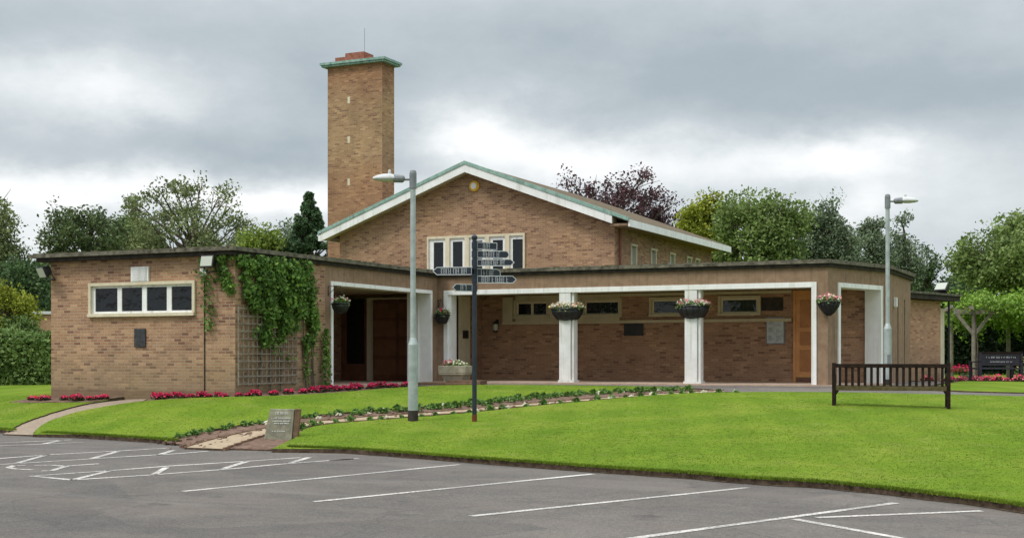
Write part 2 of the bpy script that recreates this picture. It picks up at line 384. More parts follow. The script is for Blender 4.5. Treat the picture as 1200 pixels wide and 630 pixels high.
def world_of(o):
    m = Matrix.Translation(o.location) @ o.rotation_euler.to_matrix().to_4x4()
    return world_of(o.parent) @ m if o.parent else m
def boxuv(me):
    uv = me.uv_layers.new(name='UVMap')
    vs = me.vertices
    for p in me.polygons:
        n = p.normal
        if abs(n.z) > .8:
            for li in p.loop_indices:
                c = vs[me.loops[li].vertex_index].co; uv.data[li].uv = (c.x, c.y)
        else:
            t = Vector((-n.y, n.x, 0)).normalized()
            for li in p.loop_indices:
                c = vs[me.loops[li].vertex_index].co; uv.data[li].uv = (c.dot(t), c.z)
def npmesh(name, V, n_per, mat, parent=None, smooth=False):
    """V: (k*n_per,3) array, each n_per consecutive verts one face"""
    k = len(V) // n_per
    me = bpy.data.meshes.new(name)
    me.vertices.add(len(V)); me.vertices.foreach_set('co', np.asarray(V, np.float32).ravel())
    me.loops.add(len(V)); me.loops.foreach_set('vertex_index', np.arange(len(V), dtype=np.int32))
    me.polygons.add(k); me.polygons.foreach_set('loop_start', np.arange(0, len(V), n_per, dtype=np.int32))
    me.polygons.foreach_set('loop_total', np.full(k, n_per, dtype=np.int32))
    me.update(calc_edges=True); me.materials.append(mat)
    o = bpy.data.objects.new(name, me); link(o, parent); return o
def leaf_quads(P, size, up=.35, aspect=1.5, nrm=None, spread=1.0):
    """random leaf shaped quads at points P"""
    n = len(P); sz = size * rng.uniform(.6, 1.35, (n, 1))
    N = rng.normal(size=(n, 3)) * spread
    if nrm is not None: N += nrm
    N[:, 2] += up; N /= np.linalg.norm(N, axis=1, keepdims=True) + 1e-9
    A = np.cross(N, rng.normal(size=(n, 3))); A /= np.linalg.norm(A, axis=1, keepdims=True) + 1e-9
    B = np.cross(N, A)
    V = np.stack([P - A * sz * .5 * aspect, P - B * sz * .42 + A * sz * .08 + N * sz * .12, P + A * sz * .5 * aspect, P + B * sz * .42 + A * sz * .08 + N * sz * .12], 1)
    return V.reshape(-1, 3)

# ------------------------------------------------------------------ terrain height
CT = np.array([(-24.34,24.93,-.26),(-21.5,24.93,-.19),(-18.71,24.93,-.10),(-18.71,29,-.02),(-18.71,34.4,-.01),(-14.5,34.5,0),(-11,34.3,0),(-7.3,34.3,0),(-5.8,38,0),(-6,43,0),(-5.3,46,-.03),
(-24.34,30,-.12),(-30,37,.03),(-25,45,0),(-60,60,.1),(-20,60,0),(0,60,0),(10,48,0),(40,60,0),(30,30,-.2),(20,15,-.65),(-100,100,0),(0,150,0),(100,100,0),(-70,25,-.5),(100,20,-.5),
(-5.3,27.32,-.24),(-3.38,28.55,-.26),(-12.81,22.82,-.49),(-11.66,23.25,-.50),
(-26,21.5,-.70),(-23.5,20.8,-.70),(-21.97,20.35,-.70),(-20.78,19.92,-.70),(-19.44,19.46,-.70),(-18.18,19.32,-.70),(-15.66,18.78,-.70),(-14.51,18.25,-.70),(-12.88,18.12,-.70),(-11.48,18.14,-.70),(-10.38,17.87,-.70),(-8.93,17.38,-.70),(-6.51,16.65,-.70),(-5.08,16.3,-.70),(-4.25,15.97,-.70),(-2.87,15.6,-.70),(-1.6,14.8,-.70),(-.92,14.2,-.70),(1.3,12,-.70),(4,9.5,-.7)], float)
def _phi(r): return np.where(r > 0, r * r * np.log(np.maximum(r, 1e-9)), 0.)
def _fit():
    n = len(CT); d = np.hypot(CT[:, None, 0] - CT[None, :, 0], CT[:, None, 1] - CT[None, :, 1])
    K = _phi(d) + np.eye(n) * .02; P = np.c_[np.ones(n), CT[:, :2]]
    return np.linalg.solve(np.block([[K, P], [P.T, np.zeros((3, 3))]]), np.r_[CT[:, 2], 0, 0, 0])
TW = _fit()
def g(x, y):
    x = np.asarray(x, float); y = np.asarray(y, float)
    d = np.hypot(x[..., None] - CT[:, 0], y[..., None] - CT[:, 1])
    o = _phi(d) @ TW[:-3] + TW[-3] + TW[-2] * x + TW[-1] * y
    o = np.clip(o, -.72, .25)
    far = np.clip((np.hypot(x + 8, y - 25) - 60) / 60, 0, 1)
    return o * (1 - far)
def gz(x, y): return float(g(np.array([x]), np.array([y]))[0])
def smooth_line(pts, k=3, closed=False):
    """Catmull-Rom resample"""
    out = []; n = len(pts)
    for i in range(n if closed else n - 1):
        p0 = pts[(i - 1) % n] if closed or i > 0 else pts[0]; p1 = pts[i]; p2 = pts[(i + 1) % n]; p3 = pts[(i + 2) % n] if closed or i < n - 2 else pts[-1]
        for j in range(k):
            t = j / k
            out.append(tuple(.5 * ((2 * p1[a]) + (-p0[a] + p2[a]) * t + (2 * p0[a] - 5 * p1[a] + 4 * p2[a] - p3[a]) * t * t + (-p0[a] + 3 * p1[a] - 3 * p2[a] + p3[a]) * t ** 3) for a in (0, 1)))
    if not closed: out.append(tuple(pts[-1]))
    return out
def drape(name, poly, dz, mat, step=.5, skirt=.12, rough_amp=0., kind='structure', edge_jit=0.):
    if name == 'lawn':      # ragged turf edge
        q = []
        for (x0, y0), (x1, y1) in zip(poly, poly[1:] + poly[:1]):
            L = math.dist((x0, y0), (x1, y1)); k = max(1, int(L / .09)) if L < 3 else 1
            for i in range(k):
                j = .012 if L < 3 else 0
                q.append((x0 + (x1 - x0) * i / k + rnd.gauss(0, j), y0 + (y1 - y0) * i / k + rnd.gauss(0, j)))
        poly = q
    if edge_jit: poly = [(x + rnd.uniform(-1, 1) * edge_jit, y + rnd.uniform(-1, 1) * edge_jit) for x, y in poly]
    bm = bmesh.new()
    vs = [bm.verts.new((x, y, 0)) for x, y in poly]
    tris = tessellate_polygon([[Vector((x, y, 0)) for x, y in poly]])
    for a, b_, c in tris:
        try: bm.faces.new((vs[a], vs[b_], vs[c]))
        except ValueError: pass
    xs = [p[0] for p in poly]; ys = [p[1] for p in poly]
    for ax, lo, hi in ((0, min(xs), max(xs)), (1, min(ys), max(ys))):
        v = lo + step
        while v < hi:
            co = [0, 0, 0]; no = [0, 0, 0]; co[ax] = v; no[ax] = 1
            bmesh.ops.bisect_plane(bm, geom=bm.verts[:] + bm.edges[:] + bm.faces[:], plane_co=co, plane_no=no, dist=1e-5); v += step
    bmesh.ops.recalc_face_normals(bm, faces=bm.faces)
    for f in bm.faces:
        if f.normal.z < 0: f.normal_flip()
    co = np.array([v.co[:] for v in bm.verts]); z = g(co[:, 0], co[:, 1]) + dz
    for v, zz in zip(bm.verts, z): v.co.z = zz + (rnd.uniform(-1, 1) * rough_amp if rough_amp else 0)
    if skirt:
        be = [e for e in bm.edges if len(e.link_faces) == 1]
        r = bmesh.ops.extrude_edge_only(bm, edges=be)
        for v in r['geom']:
            if isinstance(v, bmesh.types.BMVert): v.co.z -= skirt
            elif isinstance(v, bmesh.types.BMFace): v.material_index = 1
    me = bpy.data.meshes.new(name); bm.to_mesh(me); bm.free(); me.materials.append(mat); me.materials.append(M['soil_dark'])
    o = bpy.data.objects.new(name, me); COL.objects.link(o); tag(o, kind=kind); return o
def in_poly(x, y, poly):
    ins = np.zeros(len(x), bool); n = len(poly)
    for i in range(n):
        x1, y1 = poly[i]; x2, y2 = poly[(i + 1) % n]
        if y1 == y2: continue
        c = ((y1 > y) != (y2 > y)) & (x < (x2 - x1) * (y - y1) / (y2 - y1) + x1); ins ^= c
    return ins

# ------------------------------------------------------------------ GROUND
KERB = [(-70, 34), (-45, 27.5), (-32, 23.6), (-26, 21.55), (-21.97, 20.32), (-20.78, 19.88), (-19.44, 19.42), (-18.18, 19.28), (-15.66, 18.73), (-14.51, 18.19), (-13.74, 17.99), (-12.88, 18.07), (-11.48, 18.1), (-10.38, 17.83), (-8.93, 17.34), (-6.51, 16.61), (-5.08, 16.26), (-4.25, 15.92), (-3.42, 15.79), (-2.87, 15.56), (-2.34, 15.25), (-1.6, 14.76), (-0.92, 14.16), (1.3, 11.9), (4, 9.3), (8, 5.5), (16, -1), (40, -20)]
# car park: one flat sheet reaching a little under the lawn edges and far out behind the camera
kz = -.75
cp = [(x, y + .35) for x, y in KERB] + [(300, -160), (300, -400), (-400, -400), (-400, 120)]
b = MB(); tris = tessellate_polygon([[Vector((x, y, 0)) for x, y in cp]])
b.add([(x, y, kz) for x, y in cp], [t for t in tris])
o = b.build('car_park', M['asphalt']); tag(o, kind='structure')
bmf = bmesh.new(); bmf.from_mesh(o.data)
for f in bmf.faces:
    if f.normal.z < 0: f.normal_flip()
bmf.to_mesh(o.data); bmf.free()
# general ground beyond the kerb (fine near, coarse far)
def ground_sheet():
    near = [(x, y + .12) for x, y in KERB[2:-2]] + [(60, 20), (60, 75), (-75, 75), (-75, 30), (-45, 27.6)]
    drape('ground', near, -.05, M['grass'], 1.0, .15)
    b = MB(); fs = []
    ring = [(x, y) for x, y in [(-75, 30), (-75, 75), (60, 75), (60, 20)]]
    outr = [(-1500, 300), (-1500, 2500), (1500, 2500), (1500, -300)]
    for i in range(3):
        a, c, d, e = ring[i], ring[i + 1], outr[i + 1], outr[i]
        b.add([(a[0], a[1], gz(*a) - .06), (c[0], c[1], gz(*c) - .06), (d[0], d[1], -.2), (e[0], e[1], -.2)], [(0, 1, 2, 3)])
    b.add([(-75, 30, -.8), (-1500, 300, -.8), (-1500, 60, -.85), (-75, 28, -.85)], [(0, 1, 2, 3)])
    b.add([(60, 20, -.5), (1500, -300, -.8), (1500, -900, -.85), (24, -5, -.82), (8, 6.2, -.78)], [(0, 1, 2, 3, 4)])
    o = b.build('ground', M['grass']); tag(o, kind='structure')
    bm = bmesh.new(); bm.from_mesh(o.data)
    for f in bm.faces:
        if f.normal.z < 0: f.normal_flip()
    bm.to_mesh(o.data); bm.free()
ground_sheet()
MID_TOP = [(-19.18, 19.16), (-20.31, 20.57), (-20.85, 21.73), (-21.0, 22.57), (-20.8, 23.4), (-20.4, 23.9), (-19.6, 24.2), (-18.7, 24.4), (-17.9, 24.8), (-17.3, 25.5), (-16.95, 26.49), (-16.9, 27.82), (-16.95, 29.3), (-16.9, 30.6), (-16.85, 31.6), (-16.3, 32.47), (-14.9, 33.0), (-12.98, 33.2), (-11.51, 33.1), (-10.2, 32.75)]
MID_BOT = [(-10.04, 32.14), (-11.0, 31.3), (-11.95, 29.6), (-12.69, 28.16), (-13.28, 26.26), (-14.0, 24.76), (-14.67, 23.45), (-15.18, 22.4), (-15.5, 21.45), (-15.78, 20.14), (-15.8, 19.27), (-15.35, 18.45)]
MAIN_TOP = [(-12.62, 17.82), (-13.0, 18.71), (-13.37, 19.6), (-13.9, 20.55), (-14.05, 21.2), (-13.93, 21.8), (-13.62, 22.4), (-13.23, 23.08), (-12.83, 23.78), (-12.41, 24.54), (-11.73, 26.04), (-11.06, 27.3), (-10.35, 28.75), (-9.75, 29.9), (-9.08, 30.63), (-8.15, 31.16), (-6.17, 31.92), (-3.85, 32.5), (-2.12, 32.75), (3, 33.2), (14, 32)]
PATH_TOP = [(-14.4, 17.8), (-14.8, 19.2), (-14.9, 20.5), (-14.72, 21.62), (-14.22, 22.73), (-13.49, 23.9), (-12.75, 25.3), (-12.05, 26.7), (-11.34, 28.0), (-10.57, 29.4), (-9.79, 30.9), (-9.1, 31.9)]
PATH_BOT = [(-8.8, 31.15), (-9.64, 30.2), (-10.45, 28.8), (-11.18, 27.4), (-11.87, 26.15), (-12.53, 24.79), (-13.3, 23.3), (-14.02, 22.0), (-14.33, 20.95), (-14.25, 20.0), (-13.98, 19.0), (-13.55, 17.75)]
LEFT_L = [(-20.21, 19.40), (-21.15, 20.87), (-21.75, 22.4), (-21.99, 23.6), (-21.9, 24.1)]
kb = lambda a, c: [(x, y + .045) for x, y in KERB if a < x < c]
lawn_mid = smooth_line(MID_TOP) + smooth_line(MID_BOT) + smooth_line(kb(-18.5, -15.4)[::-1], 3)
lawn_main = smooth_line(MAIN_TOP) + [(30, 20)] + smooth_line([(x, y + .045) for x, y in KERB if -12.6 < x < 17][::-1], 3)
lawn_left = smooth_line([(-20.32, 19.66)] + LEFT_L[1:]) + smooth_line([(-21.9, 24.3), (-24.2, 24.35), (-24.9, 24.9), (-25.3, 27), (-27, 30.1), (-36, 33.5), (-60, 39)]) + [(-68, 34)] + smooth_line([(x, y + .045) for x, y in KERB if -50 < x < -20.5], 3)
LAWNS = [lawn_mid, lawn_main, lawn_left]
# soil first: a low bed sheet between the lawns
bed = [(-15.9, 18.86), (-16.3, 20.0), (-15.7, 22.3), (-14.5, 24.9), (-13.7, 26.4), (-13.1, 28.3), (-12.4, 29.7), (-11.4, 31.6), (-10.4, 32.4), (-9.3, 32.0), (-8.6, 31.2), (-9.2, 30.2), (-10.1, 28.7), (-10.8, 27.2), (-11.5, 25.9), (-12.2, 24.5), (-13.0, 23), (-13.5, 22.2), (-13.8, 21.2), (-13.5, 20.3), (-12.9, 19.3), (-12.3, 18.3), (-12.2, 18.13), (-12.88, 18.05), (-13.74, 17.95), (-14.51, 18.15), (-15.2, 18.5)]
drape('flower_bed_soil', bed, -.012, M['soil'], .35, .15, .012)
drape('flower_bed_soil', smooth_line([(-20.9, 24.0), (-20.6, 24.97), (-18.6, 24.97), (-18.66, 29), (-18.66, 31.4), (-16.7, 31.5), (-16.75, 28), (-16.8, 26.4), (-17.2, 25.3), (-17.8, 24.6), (-18.7, 24.2), (-19.6, 24.0)], 2, True), -.012, M['soil'], .3, .15, .015)
drape('flower_bed_soil', [(-22.0, 23.9), (-22.0, 24.97), (-24.6, 24.97), (-25.0, 24.2), (-24.3, 23.95)], .035, M['soil'], .3, .15, .012)
drape('lawn', lawn_mid, .025, M['grass'], .5, .14)
drape('lawn', lawn_main, .025, M['grass'], .5, .16)
drape('lawn', lawn_left, .025, M['grass'], .5, .16)
drape('garden_path', smooth_line(PATH_TOP) + smooth_line(PATH_BOT), .004, M['path'], .4, .12)
left_path = smooth_line(LEFT_L) + [(-21.6, 24.6), (-21.0, 24.6)] + smooth_line([(-20.75, 24.1), (-20.85, 23.5), (-21.03, 22.57), (-20.85, 21.73), (-20.31, 20.57), (-19.21, 19.30)])
drape('garden_path', left_path, -.006, M['path_brown'], .4, .12)
# asphalt path in front of the loggia, running off to the right behind the bench
path_r = [(-16.9, 31.6), (-16.2, 32.55), (-14.9, 33.1), (-12.98, 33.3), (-11.51, 33.2), (-10.15, 32.85), (-9.2, 32.1), (-8.9, 31.4), (-8.1, 31.25), (-6.1, 32.02), (-3.85, 32.6), (-2.1, 32.85), (3, 33.3), (14, 32.1), (14, 33.6), (3, 34.6), (-2.2, 34.1), (-3.6, 33.9), (-4.7, 34.1), (-5.0, 35.2), (-4.9, 38), (-4.9, 42), (-7, 42), (-7.5, 34.9), (-18.6, 34.9), (-18.6, 31.6)]
drape('asphalt_path', path_r, .006, M['asphalt_path'], .5, .1)
lawn_right = [(14, 33.75), (3, 34.75), (-2.2, 34.25), (-3.5, 34.1), (-4.35, 34.5), (-4.6, 35.4), (-4.6, 43.2), (-3.2, 43.6), (0, 44.3), (14, 45)]
drape('lawn', lawn_right, .03, M['grass'], .5, .14)
LAWNS.append(lawn_right)
drape('flower_bed_soil', [(-7.2, 43.0), (-4.6, 43.1), (-3.2, 43.7), (0, 44.4), (8, 45), (8, 46.2), (-1, 46.1), (-4, 45.8), (-5.6, 48), (-7.2, 48.5)], .0, M['soil'], .4, .1, .02)
# a stony edging between bed and path
b = MB()
for line in (PATH_TOP, PATH_BOT[::-1]):
    L = smooth_line(line, 4)
    for (x0, y0), (x1, y1) in zip(L[:-1], L[1:]):
        z = gz((x0 + x1) / 2, (y0 + y1) / 2)
        b.bar((x0, y0, z - .03), (x1, y1, z - .03), .04, .10)
o = b.build('path_edging', M['stone_side']); tag(o, kind='structure')

b = MB()
Lk = smooth_line([p for p in KERB if -46 < p[0] < 9], 6)
for (x0, y0), (x1, y1) in zip(Lk[:-1], Lk[1:]):
    j0, j1 = .0 + .03 * math.sin(x0 * 7) + .015 * math.sin(x0 * 23), .0 + .03 * math.sin(x1 * 7) + .015 * math.sin(x1 * 23)
    b.add([(x0, y0 + .01 + j0, kz + .006), (x1, y1 + .01 + j1, kz + .006), (x1, y1 + .12, kz + .02), (x0, y0 + .12, kz + .02)], [(0, 1, 2, 3)])
o = b.build('soil_edge', M['soil_dark']); tag(o, kind='structure')
# ---- painted markings (sheets 4 mm above the asphalt)
def stripe(pts, w, name='parking_line'):
    b = MB()
    for (x0, y0), (x1, y1) in zip(pts[:-1], pts[1:]):
        d = Vector((x1 - x0, y1 - y0)); L = d.length; d /= L; n = Vector((-d.y, d.x)) * w / 2
        k = max(1, int(L / .5)); prev = None
        for i in range(k + 1):
            x = x0 + (x1 - x0) * i / k; y = y0 + (y1 - y0) * i / k; j = rnd.uniform(.9, 1.1)
            cur = ((x - n.x * j, y - n.y * j), (x + n.x * j, y + n.y * j))
            if prev: b.add([(prev[0][0], prev[0][1], kz + .004), (cur[0][0], cur[0][1], kz + .004), (cur[1][0], cur[1][1], kz + .004), (prev[1][0], prev[1][1], kz + .004)], [(0, 1, 2, 3)])
            prev = cur
    o = b.build(name, M['paint']); tag(o, kind='structure'); return o
for p, q in [((-9.98, 12.3), (-8.77, 17.0)), ((-7.99, 12.04), (-6.46, 16.42)), ((-5.87, 11.62), (-4.11, 15.52)), ((-3.9, 10.78), (-2.24, 14.59)), ((-2.91, 12.74), (-1.3, 11.42)), ((-2.75, 12.95), (-1.33, 14.22))]: stripe([p, q], .10)
for p, q in [((-1.7, 9.6), (-.1, 13.0)), ((.4, 8.4), (2.1, 11.0)), ((-10.9, 16.8), (-10.68, 17.32))]: stripe([p, q], .10)
for L in [[(-13.05, 13.01), (-12.17, 12.83), (-11.71, 13.83), (-11.34, 15.0), (-11.16, 16.0), (-10.72, 17.25)],
          [(-13.05, 13.01), (-12.67, 14.09), (-12.43, 15.0), (-11.86, 16.35), (-11.6, 17.1)],
          [(-12.17, 12.83), (-12.67, 14.09)], [(-11.71, 13.83), (-12.3, 14.8)], [(-11.45, 15.0), (-11.93, 16.2)], [(-11.16, 16.2), (-11.5, 17.2)],
          [(-15.0, 13.85), (-14.71, 14.5), (-14.25, 15.9), (-13.85, 17.0), (-13.75, 17.6)],
          [(-15.75, 14.6), (-15.55, 15.98), (-15.12, 17.0), (-14.85, 17.9)],
          [(-14.75, 14.4), (-15.6, 15.9)], [(-14.4, 15.6), (-15.12, 17.02)], [(-13.95, 16.6), (-14.4, 17.5)],
          [(-18.2, 16.3), (-17.75, 17.35), (-17.2, 18.4)], [(-18.7, 17.2), (-18.3, 18.0), (-17.9, 18.85)], [(-17.55, 17.8), (-18.0, 18.7)], [(-18.0, 17.0), (-18.6, 17.6)]]: stripe(L, .095)
for L in [[(-13.76, 13.74), (-14.04, 13.71), (-14.32, 13.85), (-14.52, 14.16), (-14.37, 14.22)], [(-13.5, 13.64), (-13.39, 13.72), (-13.61, 14.11), (-13.76, 14.43), (-13.62, 14.9)], [(-14.26, 14.28), (-14.08, 14.42), (-13.75, 14.35)]]: stripe(L, .085, 'bay_symbol')

# ------------------------------------------------------------------ BUILDING
YA, XB, YC, YB, YG = 24.93, -18.71, 34.86, 37.86, 42.0
XA = -24.34
C1 = (-7.09, 34.86); C2 = (-6.05, 38.03); C3 = (-6.05, 42.29)
Z0, ZW, ZR = -.5, 3.17, 3.33
B = empty('crematorium_building', (-15, 36, 0), 0, 'low brown brick building with flat roofs, white framed loggia, gabled hall and tall square chimney', 'building')
def part(name, mb, mat, parent=B, **kw): mb.world = True; return mb.build(name, mat, parent, **kw)
ZT = 2.71   # opening head
# wing: window wall A, side wall B
part('wall', W().wall((XA, YA), (XB, YA), Z0, ZW - .02, .28, [(1.25, 4.46, 1.78, 2.6)]), M['brick'])
part('wall', W().wall((XB, YA + .28), (XB, 28.72), Z0, ZW - .02, .28), M['brick'])
part('wall', W().wall((XA, YG), (XA, YA + .28), Z0, ZW - .02, .28), M['brick'])
part('rendered_wall', W().wall((XB, 28.72), (XB, YC), Z0, ZW - .02, .30, [(.28, 5.70, Z0, ZT)]), M['render'])
# loggia fascia + piers (front line C and angled end D)
LC = C1[0] - XB
part('rendered_wall', W().wall((XB + .002, YC), C1, Z0, ZW - .02, .30, [(.25, LC - .33, Z0, ZT)]), M['render'])
LD = (Vector(C2) - Vector(C1)).length
part('rendered_wall', W().wall(C1, C2, Z0, ZW - .02, .30, [(.55, 2.94, Z0, ZT)]), M['render'])
part('rendered_wall', W().wall(C2, C3, Z0, ZW - .02, .30, [(1.66, 1.86, .2, 2.5), (2.95, 3.15, .2, 2.5)]), M['render'])
for u in (1.76, 3.05):
    part('slot_window', W().box(C2[0] - .22, C2[0] - .18, C2[1] + u - .1, C2[1] + u + .1, .2, 2.5), M['glass'])
# interior back wall of loggia and end of left side
hb = [(0.0, 0.0, 0, 0)]
DX0, DX1 = -8.68, -7.62
part('inner_wall', W().wall((XB - .3, YB), (-6.06, YB), Z0, ZW - .03, .25,
     [(-17.59 - XB + .3, -16.44 - XB + .3, 2.0, 2.56), (-15.23 - XB + .3, -14.0 - XB + .3, 2.0, 2.56), (-13.02 - XB + .3, -11.9 - XB + .3, 2.0, 2.56), (-10.88 - XB + .3, -9.68 - XB + .3, 2.0, 2.58), (DX0 - XB + .3, DX1 - XB + .3, .05, 2.68)]), M['brick_in'])
part('inner_wall', W().wall((XB - .02, YC + .30), (XB - .02, YB), Z0, ZW - .03, .2, [(.3, 2.0, .04, 2.68)]), M['brick_in'])
# soffit and floor of loggia
sof = [(XB, YC + .28), (C1[0] - .2, YC + .28), (C2[0] - .25, YB), (XB, YB)]
part('soffit', W().prism(sof, ZT + .02, ZT + .10), M['cream'])
fl = [(XB - .2, YC - .45), (-9.5, YC - .55), (-8.0, YC - .4), (C1[0] + .15, YC - .05), (C1[0] + .25, YC + .2), (C2[0] + .2, YB), (XB - .2, YB)]
part('floor', W().prism(fl, -.3, .05), M['paving'])
# portico recess inside wing
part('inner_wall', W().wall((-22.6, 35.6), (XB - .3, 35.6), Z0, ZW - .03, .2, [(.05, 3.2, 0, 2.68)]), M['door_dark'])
part('inner_wall', W().wall((-22.6, 29.0), (-22.6, 35.6), Z0, ZW - .03, .2), M['brick_in'])
part('inner_wall', W().wall((XB - .29, 29.0), (-22.6, 29.0), Z0, ZW - .03, .2), M['brick_in'])
part('soffit', W().prism([(-22.6, 29.0), (XB - .28, 29.0), (XB - .28, 35.6), (-22.6, 35.6)], ZT + .015, ZT + .09), M['cream'])
part('floor', W().prism([(-22.6, 28.9), (XB + .15, 28.9), (XB + .15, 34.5), (XB - .25, 34.5), (XB - .25, 35.6), (-22.6, 35.6)], -.35, .03), M['paving'])
# portico doors
pd = part('entrance_door', W().box(-21.45, -19.6, 35.66, 35.70, .03, 2.55), M['door_dark'])
for x0 in (-21.4, -20.5):
    for z0, z1 in ((.2, .7), (.82, 1.3), (1.42, 1.9), (2.0, 2.45)):
        part('panel', W().box(x0, x0 + .78, 35.64, 35.658, z0, z1), M['door_dark2'], pd, bevel=.006)
part('door_frame', W().box(-21.62, -21.47, 35.55, 35.70, .03, 2.62).box(-21.47, -19.45, 35.55, 35.70, 2.57, 2.62), M['cream_light'])
sd = part('side_light', W().box(-22.55, -21.64, 35.64, 35.70, .03, .55).box(-22.55, -22.42, 35.64, 35.70, .55, 2.6).box(-21.76, -21.64, 35.64, 35.70, .55, 2.6), M['door_dark'])
part('pane', W().box(-22.42, -21.76, 35.655, 35.675, .55, 2.6), M['glass'], sd)
# side glazing in loggia's left wall
sg = part('glazed_door', W().box(XB - .12, XB - .06, YC + .62, YC + .72, .05, 2.66).box(XB - .12, XB - .06, YC + 1.36, YC + 1.44, .05, 2.66).box(XB - .12, XB - .06, YC + .72, YC + 1.36, .05, .22).box(XB - .12, XB - .06, YC + .72, YC + 1.36, 2.56, 2.66), M['rim_dark'])
part('pane', W().box(XB - .10, XB - .085, YC + .72, YC + 1.36, .22, 2.56), M['glass_green'], sg)
cpn = part('cream_panel', W().box(XB - .13, XB - .05, YC + 1.45, YC + 2.25, .05, 2.67), M['cream_light'])
part('letter_box', W().box(XB - .05, XB - .005, YC + 1.72, YC + 2.05, 1.35, 1.6), M['black'], cpn)

# white opening frames
def frame(p, q, u0, u1, z0, zt, w=.12, proud=.03, depth=.34):
    p = Vector((*p, 0)); q = Vector((*q, 0)); d = (q - p).normalized(); n = Vector((d.y, -d.x, 0))
    b = W()
    def bx(a, c, za, zb): b.obox(p + d * (a + c) / 2 - n * (depth / 2 - proud) + Vector((0, 0, (za + zb) / 2)), d, n, (0, 0, 1), (c - a) / 2, depth / 2, (zb - za) / 2)
    bx(u0, u0 + w, z0, zt - w); bx(u1 - w, u1, z0, zt - w); bx(u0, u1, zt - w, zt)
    return b
part('white_frame', frame((XB, 28.72), (XB, YC), .24, 5.74, -.05, ZT + .04, .10, .035, .40), M['white'], bevel=.008)
part('white_frame', frame((XB, YC), C1, .21, LC - .29, .03, ZT + .05, .135, .035, .38), M['white'], bevel=.008)
part('white_frame', frame(C1, C2, .51, 2.98, .03, ZT + .05, .12, .035, .50), M['white'], bevel=.008)
# deep white far jamb of the portico opening
part('white_jamb', W().box(XB - .75, XB - .365, 34.31, 34.41, .03, ZT), M['white'])
part('white_jamb', W().box(XB + .32, XB + .44, YC + .02, YC + .36, .05, ZT - .07), M['white'])
# loggia columns: a square post with a narrower pilaster, shadow groove between
def column(x):
    b = W().box(x - .20, x + .15, YC - .02, YC + .33, .11, ZT - .075)
    b.box(x + .175, x + .24, YC + .03, YC + .30, .11, ZT - .075).box(x + .15, x + .175, YC + .06, YC + .28, .11, ZT - .075)
    c = part('column', b, M['col_white'], bevel=.006)
    part('plinth', W().box(x - .23, x + .27, YC - .045, YC + .36, .045, .11), M['col_white'], c)
column(-14.55); column(-10.8)
# windows
def window(name_parent, x0, x1, z0, z1, y, panes, sur, surw=(.1, .1), fmat=None, gmat=None, fw=.06, gap=None, sill=True):
    b = W()
    sw, sh = surw
    b.box(x0 - sw, x0, y - .05, y + .12, z0, z1).box(x1, x1 + sw, y - .05, y + .12, z0, z1)
    b.box(x0 - sw, x1 + sw, y - .05, y + .12, z1, z1 + sh).box(x0 - sw, x1 + sw, y - .09, y + .12, z0 - sh, z0)
    w = part('window', b, sur)
    f = W(); n = len(panes)
    f.box(x0, x1, y + .02, y + .08, z0, z0 + fw).box(x0, x1, y + .02, y + .08, z1 - fw, z1)
    xs = [x0] + [v for p in panes for v in p] + [x1]
    for i in range(0, len(xs), 2): f.box(xs[i], xs[i + 1], y + .02, y + .08, z0 + fw, z1 - fw)
    part('frame', f, fmat or M['white'], w)
    for a, c in panes: part('pane', W().box(a, c, y + .045, y + .06, z0 + fw, z1 - fw), gmat or M['glass'], w)
    return w
window(B, -23.02, -19.92, 1.84, 2.52, YA, [(-22.93, -22.23), (-22.1, -21.47), (-21.33, -20.72), (-20.58, -19.98)], M['cream_light'], (.075, .075), fw=.055)
for x0, x1, gm in ((-17.5, -16.42, 'glass'), (-15.18, -14.02, 'glass'), (-12.98, -11.95, 'glass_green'), (-10.84, -9.72, 'glass_green')):
    ps = [(x0 + .06, x1 - .06)] if x0 != -17.5 else [(x0 + .06, x0 + .5), (x0 + .58, x1 - .06)]
    window(B, x0, x1, 2.06, 2.5, YB, ps, M['cream'], (.08, .07), M['cream_light'], M[gm], fw=.05)
# long cream band below the windows and the cream surround at its left end
part('window_band', W().box(-17.95, -8.72, YB - .10, YB, 1.80, 1.89).box(-17.95, -17.6, YB - .08, YB, 1.89, 2.66).box(-17.5, -14.0, YB - .07, YB - .001, 2.575, 2.70).box(-17.5, -14.0, YB - .07, YB - .001, 1.89, 1.985).box(-16.33, -15.27, YB - .07, YB - .001, 1.985, 2.575), M['cream'])
part('window_band', W().box(-14.0, DX0 - .05, YB - .05, YB, 2.62, 2.70), M['cream'])
# rear door
dr = part('timber_door', W().box(DX0 + .07, DX1 - .07, YB - .03, YB + .02, .2, 2.62), M['door_wood'])
for z0, z1 in ((.36, .98), (1.12, 1.5), (1.62, 2.42)):
    for x0 in (DX0 + .19, DX0 + .60):
        part('panel', W().box(x0, x0 + .30, YB - .046, YB - .032, z0, z1), M['door_wood2'], dr, bevel=.006)
part('kick_plate', W().box(DX0 + .07, DX1 - .07, YB - .035, YB + .0, .05, .198), M['door_dark'], dr)
part('handle', W().tube([(DX1 - .2, YB - .1, 1.0), (DX1 - .2, YB - .1, 1.25)], .012, 8).tube([(DX1 - .2, YB - .1, 1.02), (DX1 - .2, YB - .03, 1.02)], .01, 8).tube([(DX1 - .2, YB - .1, 1.23), (DX1 - .2, YB - .03, 1.23)], .01, 8), M['galv'], dr)
part('door_frame', W().box(DX0, DX0 + .07, YB - .06, YB + .1, .05, 2.69).box(DX1 - .07, DX1, YB - .06, YB + .1, .05, 2.69).box(DX0 + .07, DX1 - .07, YB - .06, YB + .1, 2.62, 2.69), M['door_wood'])
